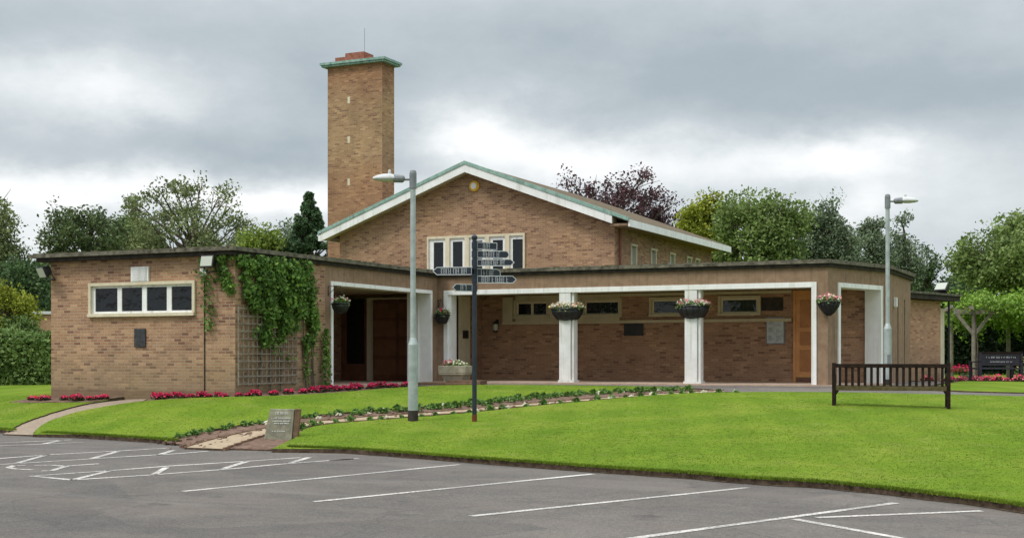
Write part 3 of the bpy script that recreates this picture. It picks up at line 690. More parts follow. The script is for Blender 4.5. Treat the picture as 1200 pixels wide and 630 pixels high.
# flat roof with worn overhanging edge
def off(poly, ds):
    """offset each edge of a counter-clockwise polygon outward by ds[i]"""
    n = len(poly); out = []
    for i in range(n):
        a, b_, c = Vector(poly[i - 1]), Vector(poly[i]), Vector(poly[(i + 1) % n])
        d1 = (b_ - a).normalized(); d2 = (c - b_).normalized(); n1 = Vector((d1.y, -d1.x)) * ds[i - 1]; n2 = Vector((d2.y, -d2.x)) * ds[i]
        den = d1.x * d2.y - d1.y * d2.x; w = (b_ + n2) - (b_ + n1); t = (w.x * d2.y - w.y * d2.x) / den
        p = b_ + n1 + d1 * t; out.append((p.x, p.y))
    return out
RP = [(XA, YA), (XB, YA), (XB, YC), C1, C2, C3, (XA, 42.29)]
part('flat_roof', W().prism(off(RP, [.30, .16, .14, .14, .14, .1, .45]), ZR - .085, ZR), M['roof_rim'])
part('roof_trim', W().prism(off(RP, [.20, .07, .07, .07, .07, .05, .3]), ZW - .02, ZR - .085), M['rim_dark'])
part('flat_roof', W().prism(off(RP, [.1, .0, -.02, .0, .0, .0, .2]), ZR + .001, ZR + .03), M['felt'])
b = W(); OP = off(RP, [.28, .14, .12, .12, .12, .1, .42])
for i in range(6):
    p_, q_ = Vector(OP[i]), Vector(OP[(i + 1) % len(OP)]); L_ = (q_ - p_).length; nin = Vector((-(q_ - p_).y, (q_ - p_).x)).normalized()
    u_ = 0
    while u_ < L_:
        sz_ = rnd.uniform(.02, .06); c_ = p_.lerp(q_, u_ / L_) + nin * rnd.uniform(.03, .2)
        b.obox((c_.x, c_.y, ZR + rnd.uniform(0, .012)), (1, rnd.random(), 0), (-rnd.random(), 1, 0), (0, 0, 1), sz_ * 1.6, sz_, sz_ * .5)
        u_ += rnd.choice([.06, .1, .15, .35])
tag(part('moss', b, M['moss']), kind='stuff')
# vent pipes / bits standing on the flat roof edge
for x, y in ((-11.9, 36.2), (-8.2, 36.0), (-12.5, 36.8)):
    part('roof_vent', W().obox((x, y, ZR + .08), (1, .3, 0), (-.3, 1, 0), (0, 0, 1), .05, .05, .06), M['galv_dark'])
# ---- gabled hall
XL, XR = -26.72, -15.74; XM = -21.2; YE = 53.6
zE = 5.08; zA = 7.38
SL = (7.66 - 5.38) / (XR + .72 - XM)
def roofz(x): return 7.66 - abs(x - XM) * SL
gx = [(XL, roofz(XL) - .22), (XM, 7.66 - .22), (XR, roofz(XR) - .22)]
gb = W()
wins = [-22.52, -21.74, -20.95, -20.14, -19.36]
wz0, wz1 = 3.62, 5.02
# front gable wall with one wide opening for the five lights: polygon pieces
y = YG
def gpoly(pts): gb.add([(x, y, z) for x, z in pts], [tuple(range(len(pts)))])
wx0, wx1 = -22.90, -19.14
def tz(x): return roofz(x) - .2
gpoly([(XL, 2.8), (wx0, 2.8), (wx0, wz1), (wx0, tz(wx0)), (XL, tz(XL))])
gpoly([(wx0, wz1), (wx1, wz1), (wx1, tz(wx1)), (XM, tz(XM)), (wx0, tz(wx0))])
gpoly([(wx1, 2.8), (XR, 2.8), (XR, tz(XR)), (wx1, tz(wx1)), (wx1, wz1)])
gpoly([(wx0, 2.8), (wx1, 2.8), (wx1, wz0), (wx0, wz0)])
part('hall_wall', gb, M['brick_hall'])
hw = W().wall((XR, YG + .002), (XR, YE), 2.8, tz(XR), .28, [(yy - YG, yy - YG + .62, 3.55, 4.66) for yy in (43.6, 45.75, 47.95, 50.1, 51.2)])
hw.wall((XL, YE), (XL, YG + .002), 2.8, tz(XL), .28)
hw.add([(XR, YE, 2.8), (XL, YE, 2.8), (XL, YE, tz(XL)), (XM, YE, tz(XM)), (XR, YE, tz(XR))], [(0, 1, 2, 3, 4)])
part('hall_wall', hw, M['brick_hall'])
for yy in (43.6, 45.75, 47.95, 50.1, 51.2):
    w = part('window', W().box(XR - .02, XR + .05, yy - .04, yy + .66, 4.66, 4.74).box(XR - .1, XR + .03, yy, yy + .08, 3.55, 4.66).box(XR - .1, XR + .03, yy + .54, yy + .62, 3.55, 4.66), M['cream_light'])
    part('pane', W().box(XR - .08, XR - .06, yy + .08, yy + .54, 3.55, 4.66), M['glass_pale'], w)
# five-light window in gable
b = W().box(wx0 - .07, wx1 + .07, YG - .06, YG + .1, wz1, wz1 + .09).box(wx0 - .07, wx0, YG - .06, YG + .1, wz0, wz1).box(wx1, wx1 + .07, YG - .06, YG + .1, wz0, wz1).box(wx0 - .09, wx1 + .09, YG - .10, YG + .1, wz0 - .08, wz0)
for a, c in zip(wins[:-1], wins[1:]):
    m_ = (a + c) / 2; b.box(m_ - .085, m_ + .085, YG - .06, YG + .1, wz0, wz1)
gw = part('window', b, M['cream_light'])
for i, cx in enumerate(wins):
    a = wx0 if i == 0 else (wins[i - 1] + cx) / 2 + .085; c = wx1 if i == 4 else (wins[i + 1] + cx) / 2 - .085
    part('frame', W().box(a, cx - .20, YG + .0, YG + .07, wz0, wz1).box(cx + .20, c, YG, YG + .07, wz0, wz1).box(cx - .20, cx + .20, YG, YG + .07, wz0, wz0 + .09).box(cx - .20, cx + .20, YG, YG + .07, wz1 - .12, wz1), M['white'], gw)
    part('pane', W().box(cx - .20, cx + .20, YG + .03, YG + .05, wz0 + .09, wz1 - .12), M['glass'], gw)
# pitched roof slopes
YV = 41.5
def slope(xe, t0, t1, y0, y1):
    xs = [XM, xe]; b = W()
    vs = [(x, yy, roofz(x) - t) for x in xs for yy in (y0, y1) for t in (t0, t1)]
    return b.add(vs, [(0, 2, 6, 4), (1, 5, 7, 3), (0, 4, 5, 1), (2, 3, 7, 6), (4, 6, 7, 5), (0, 1, 3, 2)])
XEr, XEl = XR + .70, XL - .62
part('pitched_roof', slope(XEr, 0, .12, YV + .05, YE + .4), M['tile'])
part('pitched_roof', slope(XEl, 0, .12, YV + .05, YE + .4), M['tile'])
# boards on the verge: copper strip over white bargeboard, dark gap beneath
def verge(xe, z0, z1, y0, y1):
    b = W(); vs = [(x, yy, roofz(x) + t) for x in (XM, xe) for yy in (y0, y1) for t in (z0, z1)]
    return b.add(vs, [(0, 2, 6, 4), (1, 5, 7, 3), (0, 4, 5, 1), (2, 3, 7, 6), (4, 6, 7, 5), (0, 1, 3, 2)])
for xe, xb in ((XEr, XR + .1), (XEl, XL - .5)):
    part('copper_edge', verge(xe, -.08, .04, YV - .05, YV + .16), M['copper'])
    part('bargeboard', verge(xb, -.36, -.085, YV - .02, YV + .045), M['white'])
    part('verge_soffit', verge(xb, -.30, -.14, YV + .05, YG - .002), M['cream'])
part('bargeboard', W().box(XEl, XL - .45, YV - .021, YV + .04, roofz(XL - .5) - .36, roofz(XL - .5) - .13), M['white'])
part('eaves_fascia', W().box(XEr - .03, XEr + .03, YV + .02, YE + .4, roofz(XEr) - .26, roofz(XEr) - .02), M['white'])
part('eaves_fascia', W().box(XEl - .03, XEl + .03, YV + .02, YE + .4, roofz(XEl) - .26, roofz(XEl) - .02), M['white'])
part('eaves_soffit', W().box(XR, XEr - .03, YV + .06, YE, roofz(XEr) - .22, roofz(XEr) - .14), M['render'])
part('downpipe', W().tube([(XR + .08, YG + .35, 3.2), (XR + .08, YG + .35, roofz(XEr) - .2)], .045, 8), M['drain_red'])
# ---- chimney
cx0, cx1, cy0, cy1, cz = -28.55, -26.06, 44.0, 44.92, 12.15
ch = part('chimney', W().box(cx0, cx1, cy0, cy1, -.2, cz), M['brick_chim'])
part('copper_cap', W().box(cx0 - .18, cx1 + .18, cy0 - .18, cy1 + .18, cz, cz + .07).box(cx0 - .23, cx1 + .23, cy0 - .23, cy1 + .23, cz + .07, cz + .16), M['copper'], ch)
part('flue_top', W().box(cx0 + .25, cx0 + 1.35, cy0 + .15, cy1 - .15, cz + .16, cz + .40).box(cx0 + .75, cx0 + 1.6, cy0 + .1, cy1 - .1, cz + .16, cz + .52).box(cx0 + 1.6, cx0 + 1.95, cy0 + .15, cy1 - .2, cz + .16, cz + .30), M['redtile'], ch)
part('lightning_rod', W().tube([(cx0 + 1.45, 44.4, cz + .5), (cx0 + 1.45, 44.4, cz + 1.5)], .009, 5), M['galv_dark'], ch)
for z in (10.8, 9.25, 7.6): part('air_brick', W().box(cx0 + .92, cx0 + 1.03, cy0 - .006, cy0 + .02, z - .13, z + .13), M['cream_light'], ch)
# ---- annex at the right, parallel to the angled end
ua = Vector((.311, .950)); na = Vector((.950, -.311))
pr = Vector((-5.6, 45.94)); pl = pr - ua * 3.6
part('annex_wall', W().wall(tuple(pl), tuple(pr), -.3, 2.62, .25), M['brick_right'])
pr2 = pr - na * .02 + ua * .02
back = pr - na * 4
part('annex_wall', W().wall(tuple(pr - na * .25), tuple(back), -.3, 2.62, .25), M['brick_right'])
part('cream_panel', W().wall(tuple(pr + ua * .0 - na * .12), tuple(pr + ua * .55 - na * .12), -.2, 2.4, .12), M['cream_light'])
ap = [pl + na * .3, pr + na * .3 + ua * .85, pr - na * 4 + ua * .85, pl - na * 4]
part('annex_roof', W().prism([tuple(v) for v in ap], 2.64, 2.80), M['rim_dark'])
ap2 = [pl + na * .36, pr + na * .36 + ua * .92, pr - na * 4 + ua * .92, pl - na * 4]
part('annex_roof', W().prism([tuple(v) for v in ap2], 2.801, 2.87), M['roof_rim'])
dp = pr + ua * .68 - na * .02
part('downpipe', W().tube([(dp.x, dp.y, -.1), (dp.x, dp.y, 2.64)], .035, 8), M['black'])

# ---- things fixed to walls
def floodlight(loc, rz, tilt, label, size=1.0):
    r = empty('floodlight', loc, rz, label, 'floodlight', 'floodlights on the building')
    s = size
    b = MB(); b.add([(-.17 * s, -.10 * s, -.13 * s), (.17 * s, -.10 * s, -.13 * s), (.17 * s, -.10 * s, .13 * s), (-.17 * s, -.10 * s, .13 * s), (-.11 * s, .08 * s, -.08 * s), (.11 * s, .08 * s, -.08 * s), (.11 * s, .08 * s, .08 * s), (-.11 * s, .08 * s, .08 * s)],
                    [(0, 1, 2, 3), (7, 6, 5, 4), (0, 4, 5, 1), (1, 5, 6, 2), (2, 6, 7, 3), (3, 7, 4, 0)])
    h = b.build('lamp_housing', M['black'], r, bevel=.01); h.rotation_euler = (tilt, 0, 0); h.location = (0, -.22 * s, 0)
    MB().box(-.145 * s, .145 * s, -.112 * s, -.101 * s, -.105 * s, .105 * s).build('glass', M['lamp_lens'], h)
    MB().tube([(-.19 * s, -.22 * s, 0), (-.19 * s, -.10 * s, -.18 * s), (.19 * s, -.10 * s, -.18 * s), (.19 * s, -.22 * s, 0)], .014, 6).bar((0, -.10 * s, -.18 * s), (0, 0, -.18 * s), .05, .04).build('bracket', M['black'], r)
    return r
floodlight((-24.2, YA - .01, 2.92), R(-20), R(25), 'black floodlight with pale glass at the outer left corner of the brick wing', 1.15)
floodlight((-19.25, YA - .01, 2.98), 0, R(-12), 'black floodlight under the roof edge between the two creeper strands', 1.1)
fa = pr + ua * .55
r = floodlight((fa.x, fa.y, 3.05), R(-25), R(-38), 'grey floodlight tilted up on the roof edge of the small right annex', 1.35)
def wallbox(name, x0, x1, y0, y1, z0, z1, mat, label, cat, bev=.006):
    o = MB().box(x0 - (x0 + x1) / 2, x1 - (x0 + x1) / 2, y0 - y1, 0, z0 - z1, 0).build(name, mat, bevel=bev)
    o.location = ((x0 + x1) / 2, y1, z1); tag(o, label, cat); return o
v = wallbox('wall_vent', -21.76, -21.22, YA - .05, YA - .001, 2.60, 2.96, M['white'], 'white louvred vent plate above the four-pane window', 'vent')
b = MB()
for i in range(7): b.box(-.22, .22, -.062, -.051, -.33 + i * .045, -.312 + i * .045)
b.build('louvre', M['white'], v)
pq = wallbox('wall_plaque', -21.67, -21.33, YA - .035, YA - .001, 1.03, 1.47, noisy('dark_slate', (.03, .032, .035), (.06, .062, .065), 12, .5), 'dark slate plaque on the brick wall below the four-pane window', 'plaque')
wallbox('junction_box', -19.68, -19.50, YA - .07, YA - .001, 2.69, 2.86, M['white'], 'small white box on the brick wall left of the upper floodlight', 'junction box')
o = MB().tube([(0, 0, 0), (0, 0, 2.75)], .013, 6).build('wall_cable', M['rim_dark']); o.location = (-19.58, YA - .02, -.1); tag(o, 'thin dark cable running down the brick wing beside the creeper', 'cable')
# bell box
r = empty('alarm_box', (-21.05, YG - .01, 6.85), 0, 'round yellow and white alarm box near the top of the hall gable', 'alarm')
m_ = MB().lathe([(.20, 0), (.20, .05), (.15, .09)], n=20); o = m_.build('casing', M['yellow'], r); o.rotation_euler = (R(90), 0, 0)
m_ = MB().lathe([(.11, .092), (.11, .10)], n=16); o = m_.build('label_disc', M['white'], r); o.rotation_euler = (R(90), 0, 0)
# wall lantern, notice board, dark panel, small light
r = empty('wall_lantern', (-18.17, YB, 1.66), 0, 'small black wall lantern on the inner loggia brickwork', 'lantern')
MB().lathe([(.05, -.16), (.085, -.12), (.085, -.10)], (0, -.14, .05)).lathe([(.095, .10), (.06, .16), (.02, .20)], (0, -.14, .05)).bar((0, -.14, .2), (0, 0, .2), .03, .03).box(-.05, .05, -.02, 0, .08, .3).build('body', M['black'], r)
MB().lathe([(.075, -.10), (.085, .10)], (0, -.14, .05)).build('glass', M['lamp_lens'], r)
r = empty('notice_board', (-9.2, YB, 1.55), 0, 'pale framed notice board with printed sheets on the brick wall left of the orange door', 'notice board')
MB().box(-.27, .27, -.06, 0, -.40, .38).build('frame', M['galv_dark'], r)
MB().box(-.24, .24, -.07, -.061, -.37, .35).build('sheet', M['paper'], r)
b = MB()
for k in range(3):
    for c in range(2):
        for i in range(5):
            if rnd.random() < .85: b.box(-.20 + c * .22, -.20 + c * .22 + rnd.uniform(.08, .17), -.0735, -.0705, .29 - k * .23 - i * .035, .302 - k * .23 - i * .035)
b.build('lettering', M['galv_dark'], r)
wallbox('meter_cupboard', -13.86, -13.25, YB - .06, YB - .001, 1.42, 1.78, M['black'], 'square black cupboard door on the brick wall between the two white columns', 'cupboard')
wallbox('wall_tablet', -9.62, -8.98, YB - .03, YB - .001, 2.12, 2.5, M['rim_dark'], 'dark tablet high on the brick between the last window and the orange door', 'tablet')
r = empty('door_lantern', (DX1 - .28, YB - .10, 2.02), 0, 'black box lantern hanging beside the orange timber door', 'lantern')
MB().box(-.10, .10, -.2, 0, -.14, .14).build('body', M['black'], r, bevel=.01); MB().bar((0, -.1, .14), (0, -.1, .64), .01, .01).build('hanger', M['black'], r)
o = MB().box(-.05, .05, -.07, .07, -.14, .14).build('security_light', M['white'], bevel=.02); o.location = (C2[0] + .052, C2[1] + 1.0, 2.35); tag(o, 'small white light fitting on the rendered wall behind the right lamp post', 'light')
# garden wall beyond the wing
r = empty('garden_wall', (-35.4, 38.2, 0), 0, 'low brown brick wall with a pale coping beyond the left corner of the wing', 'wall')
gw0, gw1 = (-37.6, 37.2), (-33.2, 39.3)
part('brickwork', W().wall(gw0, gw1, -.4, 2.36, .25), M['brick_right'], r)
gd = (Vector(gw1) - Vector(gw0)).normalized(); gm = (Vector(gw0) + Vector(gw1)) / 2 + Vector((-gd.y, gd.x)) * .12
part('coping', W().obox((gm.x, gm.y, 2.42), (gd.x, gd.y, 0), (-gd.y, gd.x, 0), (0, 0, 1), 2.5, .19, .055), M['lamp_body'], r)

# ------------------------------------------------------------------ STREET LAMPS
def street_lamp(loc, rz, label, dark=False):
    r = empty('street_lamp', loc, rz, label, 'street lamp', 'lamp posts')
    g1 = M['galv']
    MB().lathe([(.10, .22), (.10, 1.52), (.055, 1.66), (.053, 4.55), (.052, 4.68)], n=20).build('post', g1, r, smooth=False, merge=False)
    MB().lathe([(.104, 0), (.104, .22)], n=20).build('base_sleeve', M['rim_dark'], r)
    MB().lathe([(.072, 4.62), (.072, 4.92), (.06, 4.97), (.02, 4.99)], n=16).build('post_cap', M['galv_dark'], r)
    MB().tube([(.05, 0, 4.80), (.30, 0, 4.80)], .024, 8).build('bracket', M['galv_dark'], r)
    MB().tube([(.17, 0, 4.805), (.20, 0, 4.81), (.38, 0, 4.825)], [.045, .075, .085], 12).build('lamp_neck', M['galv_dark'], r)
    # lantern shell: lofted half-ellipse
    vs = []; fs = []; prof = [(.36, .085, .075), (.46, .10, .10), (.60, .105, .095), (.72, .09, .07), (.80, .05, .035)]
    n = 12
    for (x, w, hgt) in prof:
        for j in range(n + 1):
            t = PI * j / n; vs.append((x, w * math.cos(t), 4.80 + hgt * math.sin(t) + .02))
    for i in range(len(prof) - 1):
        for j in range(n): fs.append((i * (n + 1) + j, i * (n + 1) + j + 1, (i + 1) * (n + 1) + j + 1, (i + 1) * (n + 1) + j))
    fs.append(tuple(range(n, -1, -1))); fs.append(tuple((len(prof) - 1) * (n + 1) + j for j in range(n + 1)))
    lh = MB().add(vs, fs).build('lamp_head', M['lamp_body'], r)
    vs = []
    for (x, w, hgt) in prof:
        for j in range(n + 1):
            t = PI * j / n; vs.append((x, w * .93 * math.cos(t), 4.818 - hgt * .62 * math.sin(t)))
    fs2 = [tuple(reversed(f)) for f in fs]
    MB().add(vs, fs2).build('lens', M['lamp_lens'], lh)
    MB().lathe([(.03, 0), (.03, .06), (.015, .08)], (.47, 0, 4.915), 10).build('photocell', M['lamp_body'], lh)
    MB().box(-.045, .045, -.1035, -.0995, .55, .85).build('access_door', M['galv_dark'], r)
    return r
street_lamp((-12.82, 22.84, gz(-12.82, 22.84) + .01), R(25 + 180 - 4), 'grey lamp post on the lawn, its head pointing left in front of the hall')
street_lamp((-5.55, 34.81, -.01), R(25 + 5), 'grey lamp post at the right end of the loggia, its head pointing right')

# ------------------------------------------------------------------ FINGERPOST
fp = empty('fingerpost', (-11.66, 23.25, gz(-11.66, 23.25)), 0, 'dark blue fingerpost with many pointed direction arms on the lawn', 'signpost')
MB().lathe([(.046, .16), (.046, 3.62), (.06, 3.64), (.06, 3.68), (.02, 3.72)], n=16).build('pole', M['navy'], fp)
MB().lathe([(.05, 0), (.05, .16)], n=16).build('rusty_foot', M['rust'], fp)
def arm(z, L, yaw, hgt=.14, tip='point', full=True):
    c, s = math.cos(yaw), math.sin(yaw); hh = hgt / 2
    def P(u, z_, t): return (u * c - t * s, u * s + t * c, z + z_)
    if tip == 'point': out = [(.05, -hh), (L - hh * 1.1, -hh), (L, 0), (L - hh * 1.1, hh), (.05, hh)]
    elif tip == 'round': out = [(.05, -hh), (L - hh, -hh)] + [(L - hh + hh * math.cos(a), hh * math.sin(a)) for a in np.linspace(-PI / 2, PI / 2, 9)[1:-1]] + [(L - hh, hh), (.05, hh)]
    else: out = [(.05, -hh), (L, -hh), (L, hh), (.05, hh)]
    def slab(o, t0, t1, b):
        n = len(o); b.add([P(u, z_, t0) for u, z_ in o] + [P(u, z_, t1) for u, z_ in o], [tuple(range(n - 1, -1, -1)), tuple(range(n, 2 * n))] + [(i, (i + 1) % n, n + (i + 1) % n, n + i) for i in range(n)])
    b = MB(); slab(out, -.010, .010, b); a_ = b.build('sign_arm', M['navy'], fp)
    # pale rim
    b = MB(); n = len(out)
    cen = (sum(p[0] for p in out) / n, 0)
    for side in (-1, 1):
        for i in range(n):
            p, q = Vector(out[i]), Vector(out[(i + 1) % n]); d = (q - p).normalized(); nn = Vector((-d.y, d.x)) * .014
            quad = [tuple(p), tuple(q), tuple(q + nn), tuple(p + nn)]
            t0, t1 = (.0105, .0125) if side > 0 else (-.0125, -.0105)
            slab(quad, t0, t1, b)
    b.build('border', M['letter_grey'], a_)
    # lettering: worn pale characters, too small to read
    b = MB(); u = .14 + rnd.uniform(0, .05); ch_h = hgt * .34
    while u < L - .17:
        wd = rnd.choice([.016, .02, .026, .03])
        for side in (-1, 1):
            t0, t1 = (.0105, .0122) if side > 0 else (-.0122, -.0105)
            k = rnd.random()
            slab([(u, -ch_h), (u + .007, -ch_h), (u + .007, ch_h), (u, ch_h)], t0, t1, b)
            if k < .7: slab([(u + .008, ch_h - .009), (u + wd, ch_h - .009), (u + wd, ch_h), (u + .008, ch_h)], t0, t1, b)
            if k > .25: slab([(u + .008, -.004), (u + wd, -.004), (u + wd, .004), (u + .008, .004)], t0, t1, b)
            if k > .5: slab([(u + .008, -ch_h), (u + wd, -ch_h), (u + wd, -ch_h + .009), (u + .008, -ch_h + .009)], t0, t1, b)
        u += wd + .012
        if rnd.random() < .17: u += .03
    b.build('lettering', M['letter_grey'], a_)
    b = MB(); b.lathe([(.058, z - hgt * .42), (.058, z + hgt * .42)], n=14); b.build('collar', M['navy'], a_)
yr = R(25)
arm(3.50, .50, yr + R(28), .15, 'flat'); arm(3.33, .70, yr + R(12), .15, 'round'); arm(3.16, .80, yr - R(6), .14, 'point'); arm(2.96, .62, yr + R(35), .19, 'round')
arm(3.0, .84, yr + PI - R(6), .16, 'point'); arm(2.83, .84, yr + R(3), .15, 'point'); arm(2.66, .50, yr + PI + R(30), .15, 'point')

# ------------------------------------------------------------------ BENCHES
def bench_a():
    cx, cy = -4.36, 27.72; rz = R(10)
    z = gz(-4.36, 27.72) + .03
    r = empty('park_bench', (cx, cy, z), rz, 'dark stained slatted wooden bench on the lawn seen from behind', 'bench')
    W2 = 1.13
    for s in (-1, 1):
        x = s * W2
        MB().box(x - .038, x + .038, -.035, .035, -.03, .90).build('rear_leg', M['bench_wood'], r, bevel=.006)
        MB().box(x - .038, x + .038, .47, .54, -.03, .62).build('front_leg', M['bench_wood'], r, bevel=.006)
        MB().bar((x, .03, .62 + .02), (x, .57, .62 + .02), .075, .04).build('armrest', M['bench_wood'], r, bevel=.006)
        b = MB(); t = -s
        b.add([(x + t * .038, -.02, .33), (x + t * .11, -.02, .33), (x + t * .038, -.02, .22), (x + t * .038, .02, .33), (x + t * .11, .02, .33), (x + t * .038, .02, .22)], [(0, 1, 2), (5, 4, 3), (0, 3, 4, 1), (1, 4, 5, 2), (2, 5, 3, 0)])
        b.box(x - .025, x + .025, .035, .47, .15, .20)
        b.build('brace', M['bench_wood'], r)
    MB().box(-W2 + .038, W2 - .038, -.03, .03, .80, .88).build('top_rail', M['bench_wood'], r, bevel=.006)
    MB().box(-W2 + .038, W2 - .038, -.03, .03, .33, .42).build('lower_rail', M['bench_moss'], r, bevel=.006)
    b = MB()
    for i in range(17):
        x = -W2 + .12 + i * (2 * W2 - .24) / 16; b.box(x - .028, x + .028, -.013, .013, .42, .80)
    b.build('backrest', M['bench_wood'], r)
    b = MB()
    for i in range(5): b.box(-W2 + .04, W2 - .04, .05 + i * .095, .125 + i * .095, .405, .43)
    b.build('seat', M['bench_moss'], r)
    return r
bench_a()
def bench_b():
    cx, cy = -3.62, 44.75; rz = R(42)
    r = empty('memorial_bench', (cx, cy, gz(cx, cy) + .02), rz, 'dark blue-black bench with a lettered solid back in front of the pergola', 'bench')
    for s in (-1, 1):
        x = s * .78
        MB().box(x - .045, x + .045, -.05, .05, -.02, .92).build('leg', M['bench_blue'], r); MB().box(x - .04, x + .04, .42, .5, -.02, .60).build('leg', M['bench_blue'], r)
        MB().box(x - .045, x + .045, -.05, .52, .60, .64).build('armrest', M['bench_blue'], r)
    bk = MB().box(-.74, .74, -.03, .03, .50, .88).build('backrest', M['bench_blue'], r)
    MB().box(-.78, .78, -.035, .5, .38, .43).build('seat', M['bench_blue'], r); MB().box(-.80, .80, -.05, .04, .88, .94).build('top_rail', M['bench_wood'], r)
    b = MB()
    for row, h_ in ((.74, .045), (.60, .035)):
        u = -.55 + (.15 if row < .7 else 0)
        while u < .55 - (.15 if row < .7 else 0):
            b.box(u, u + .012, -.036, -.0305, row, row + h_)
            if rnd.random() < .6: b.box(u + .012, u + .035, -.036, -.0305, row + h_ - .01, row + h_)
            if rnd.random() < .5: b.box(u + .012, u + .03, -.036, -.0305, row, row + .01)
            u += rnd.choice([.045, .055, .09])
    b.build('lettering', M['letter_grey'], bk)
bench_b()

# ------------------------------------------------------------------ STONE TABLET on the bed
def tablet():
    x, y = -13.62, 19.42
    r = empty('stone_tablet', (x, y, gz(x, y)), R(21), 'lichened stone tablet with lettering leaning back at the corner of the path', 'tablet')
    body = MB(); w, h_, d = .25, .52, .15
    lean = .10
    body.add([(-w - .03, 0, -.03), (w - .03, 0, -.03), (w + .0, lean, h_), (-w + .06, lean, h_), (-w - .03, d + .03, -.03), (w - .03, d + .03, -.03), (w, lean + .10, h_), (-w + .06, lean + .10, h_)],
             [(0, 1, 2, 3), (7, 6, 5, 4), (0, 4, 5, 1), (1, 5, 6, 2), (2, 6, 7, 3), (3, 7, 4, 0)])
    bd = body.build('slab', M['stone'], r, bevel=.01)
    MB().add([(w - .02, .03, -.03), (w + .06, .06, -.03), (w + .10, lean + .05, h_), (w + .012, lean, h_), (w - .02, .2, -.03), (w + .06, .2, -.03), (w + .10, lean + .14, h_), (w + .012, lean + .14, h_)],
             [(0, 1, 2, 3), (7, 6, 5, 4), (0, 4, 5, 1), (1, 5, 6, 2), (2, 6, 7, 3), (3, 7, 4, 0)]).build('prop_stone', M['stone_side'], r, bevel=.008)
    b = MB()
    def on(u0, u1, v0, v1):
        def P(u, v, o): f = v / h_; return (u + .03 * f, lean * f - .004 - o, v)
        b.add([P(u0, v0, 0), P(u1, v0, 0), P(u1, v1, 0), P(u0, v1, 0), P(u0, v0, .004), P(u1, v0, .004), P(u1, v1, .004), P(u0, v1, .004)], [(4, 5, 6, 7), (0, 1, 5, 4), (1, 2, 6, 5), (2, 3, 7, 6), (3, 0, 4, 7)])
    for row, hh, a0, a1, gp in ((.43, .04, -.11, .12, .022), (.35, .022, -.17, .17, .022), (.30, .018, -.15, .15, .02), (.26, .018, -.12, .13, .02), (.12, .018, -.14, .1, .022)):
        u = a0
        while u < a1:
            on(u, u + .008, row, row + hh)
            if rnd.random() < .6: on(u + .008, u + .018, row + hh - .006, row + hh)
            if rnd.random() < .5: on(u + .008, u + .018, row, row + .006)
            u += gp * rnd.choice([1, 1, 1.2, 1.7])
    b.build('lettering', M['letter_white'], bd)
tablet()

# ------------------------------------------------------------------ flowers in baskets, planter
def cloud(n, rx, ry, rz_, c=(0, 0, 0), half=True):
    P = rng.normal(size=(n, 3)); P /= np.linalg.norm(P, axis=1, keepdims=True); P *= rng.uniform(.5, 1, (n, 1))
    if half: P[:, 2] = np.abs(P[:, 2])
    return P * np.array([rx, ry, rz_]) + np.array(c)
def basket(loc, rz, w, depth, h_, label, flowers, wallside=None, kind='bowl'):
    r = empty('hanging_basket', loc, rz, label, 'hanging basket', 'hanging baskets round the loggia')
    prof = [(.35, -h_), (.7, -h_ * .82), (.93, -h_ * .4), (1, 0), (.9, .0), (.2, -.03)] if kind == 'bowl' else [(.12, -h_), (.5, -h_ * .75), (.85, -h_ * .35), (1, 0), (.9, 0), (.2, -.03)]
    b = MB().lathe([(p * 1., z) for p, z in prof], n=22)
    b.v = [(x * w / 2, y * depth / 2, z) for x, y, z in b.v]
    bowl = b.build('bowl', M['black'], r, smooth=True)
    rim = MB().tube([(math.cos(t) * (w / 2 + .01), math.sin(t) * (depth / 2 + .01), 0) for t in np.linspace(0, 2 * PI, 25)], .014, 6, False)
    for t in np.linspace(0, 2 * PI, 15)[:-1]:
        rim.tube([(math.cos(t) * (p * w / 2 + .008), math.sin(t) * (p * depth / 2 + .008), z) for p, z in prof[:4]], .006, 5)
    rim.build('wire_rim', M['black'], r)
    n = int(240 * w / .5)
    P = cloud(n, w * .53, depth * .53, .13, (0, 0, .03)); npmesh('foliage', leaf_quads(P, .05), 4, M['l_bed'], r)
    for mat, k in flowers:
        P = cloud(int(1.3 * k * w / .5), w * .60, depth * .60, .17, (0, 0, .045)); P[:, 2] += .01
        npmesh('flowers', leaf_quads(P, .062, up=.2, aspect=1.1), 4, M[mat], r)
    # trailing bits
    k = int(22 * w / .5); t = rng.uniform(0, 2 * PI, k); dz = rng.uniform(-.02, .07, k)
    P = np.c_[np.cos(t) * w * .54, np.sin(t) * depth * .54, -dz]; npmesh('foliage', leaf_quads(P, .045), 4, M['l_light'], r)
    # hanging hook
    if wallside is not None:
        wx, wy, hz = wallside
        MB().tube([(wx, wy, hz - .25), (wx, wy, hz), (0, 0, hz), (0, 0, hz - .06)], .012, 6).tube([(wx, wy, hz - .22), (wx * .3, wy * .3, hz)], .008, 5).build('bracket', M['black'], r)
        b = MB()
        for t in (0, 2 * PI / 3, 4 * PI / 3): b.tube([(math.cos(t) * w / 2, math.sin(t) * depth / 2, 0), (0, 0, hz - .06)], .004, 4)
        b.build('chain', M['black'], r)
    return r
fm = [('f_white', 60), ('f_mix', 35), ('f_pink', 18)]
basket((XB + .38, 28.85, 2.16), 0, .44, .44, .26, 'round black hanging basket of white and red flowers left of the dark portico opening', [('f_white', 40), ('f_red', 14)], (-.37, 0, .45))
basket((XB + .30, YC - .30, 2.03), 0, .44, .44, .27, 'round black hanging basket on the brown pier between portico and loggia', [('f_white', 30), ('f_red', 14)], (-.28, .28, .45))
basket((-14.55, YC + .12, 2.15), 0, .95, .74, .34, 'wide black flower bowl wrapped round the left white column', [('f_white', 110), ('f_mix', 45), ('f_yellow', 12)])
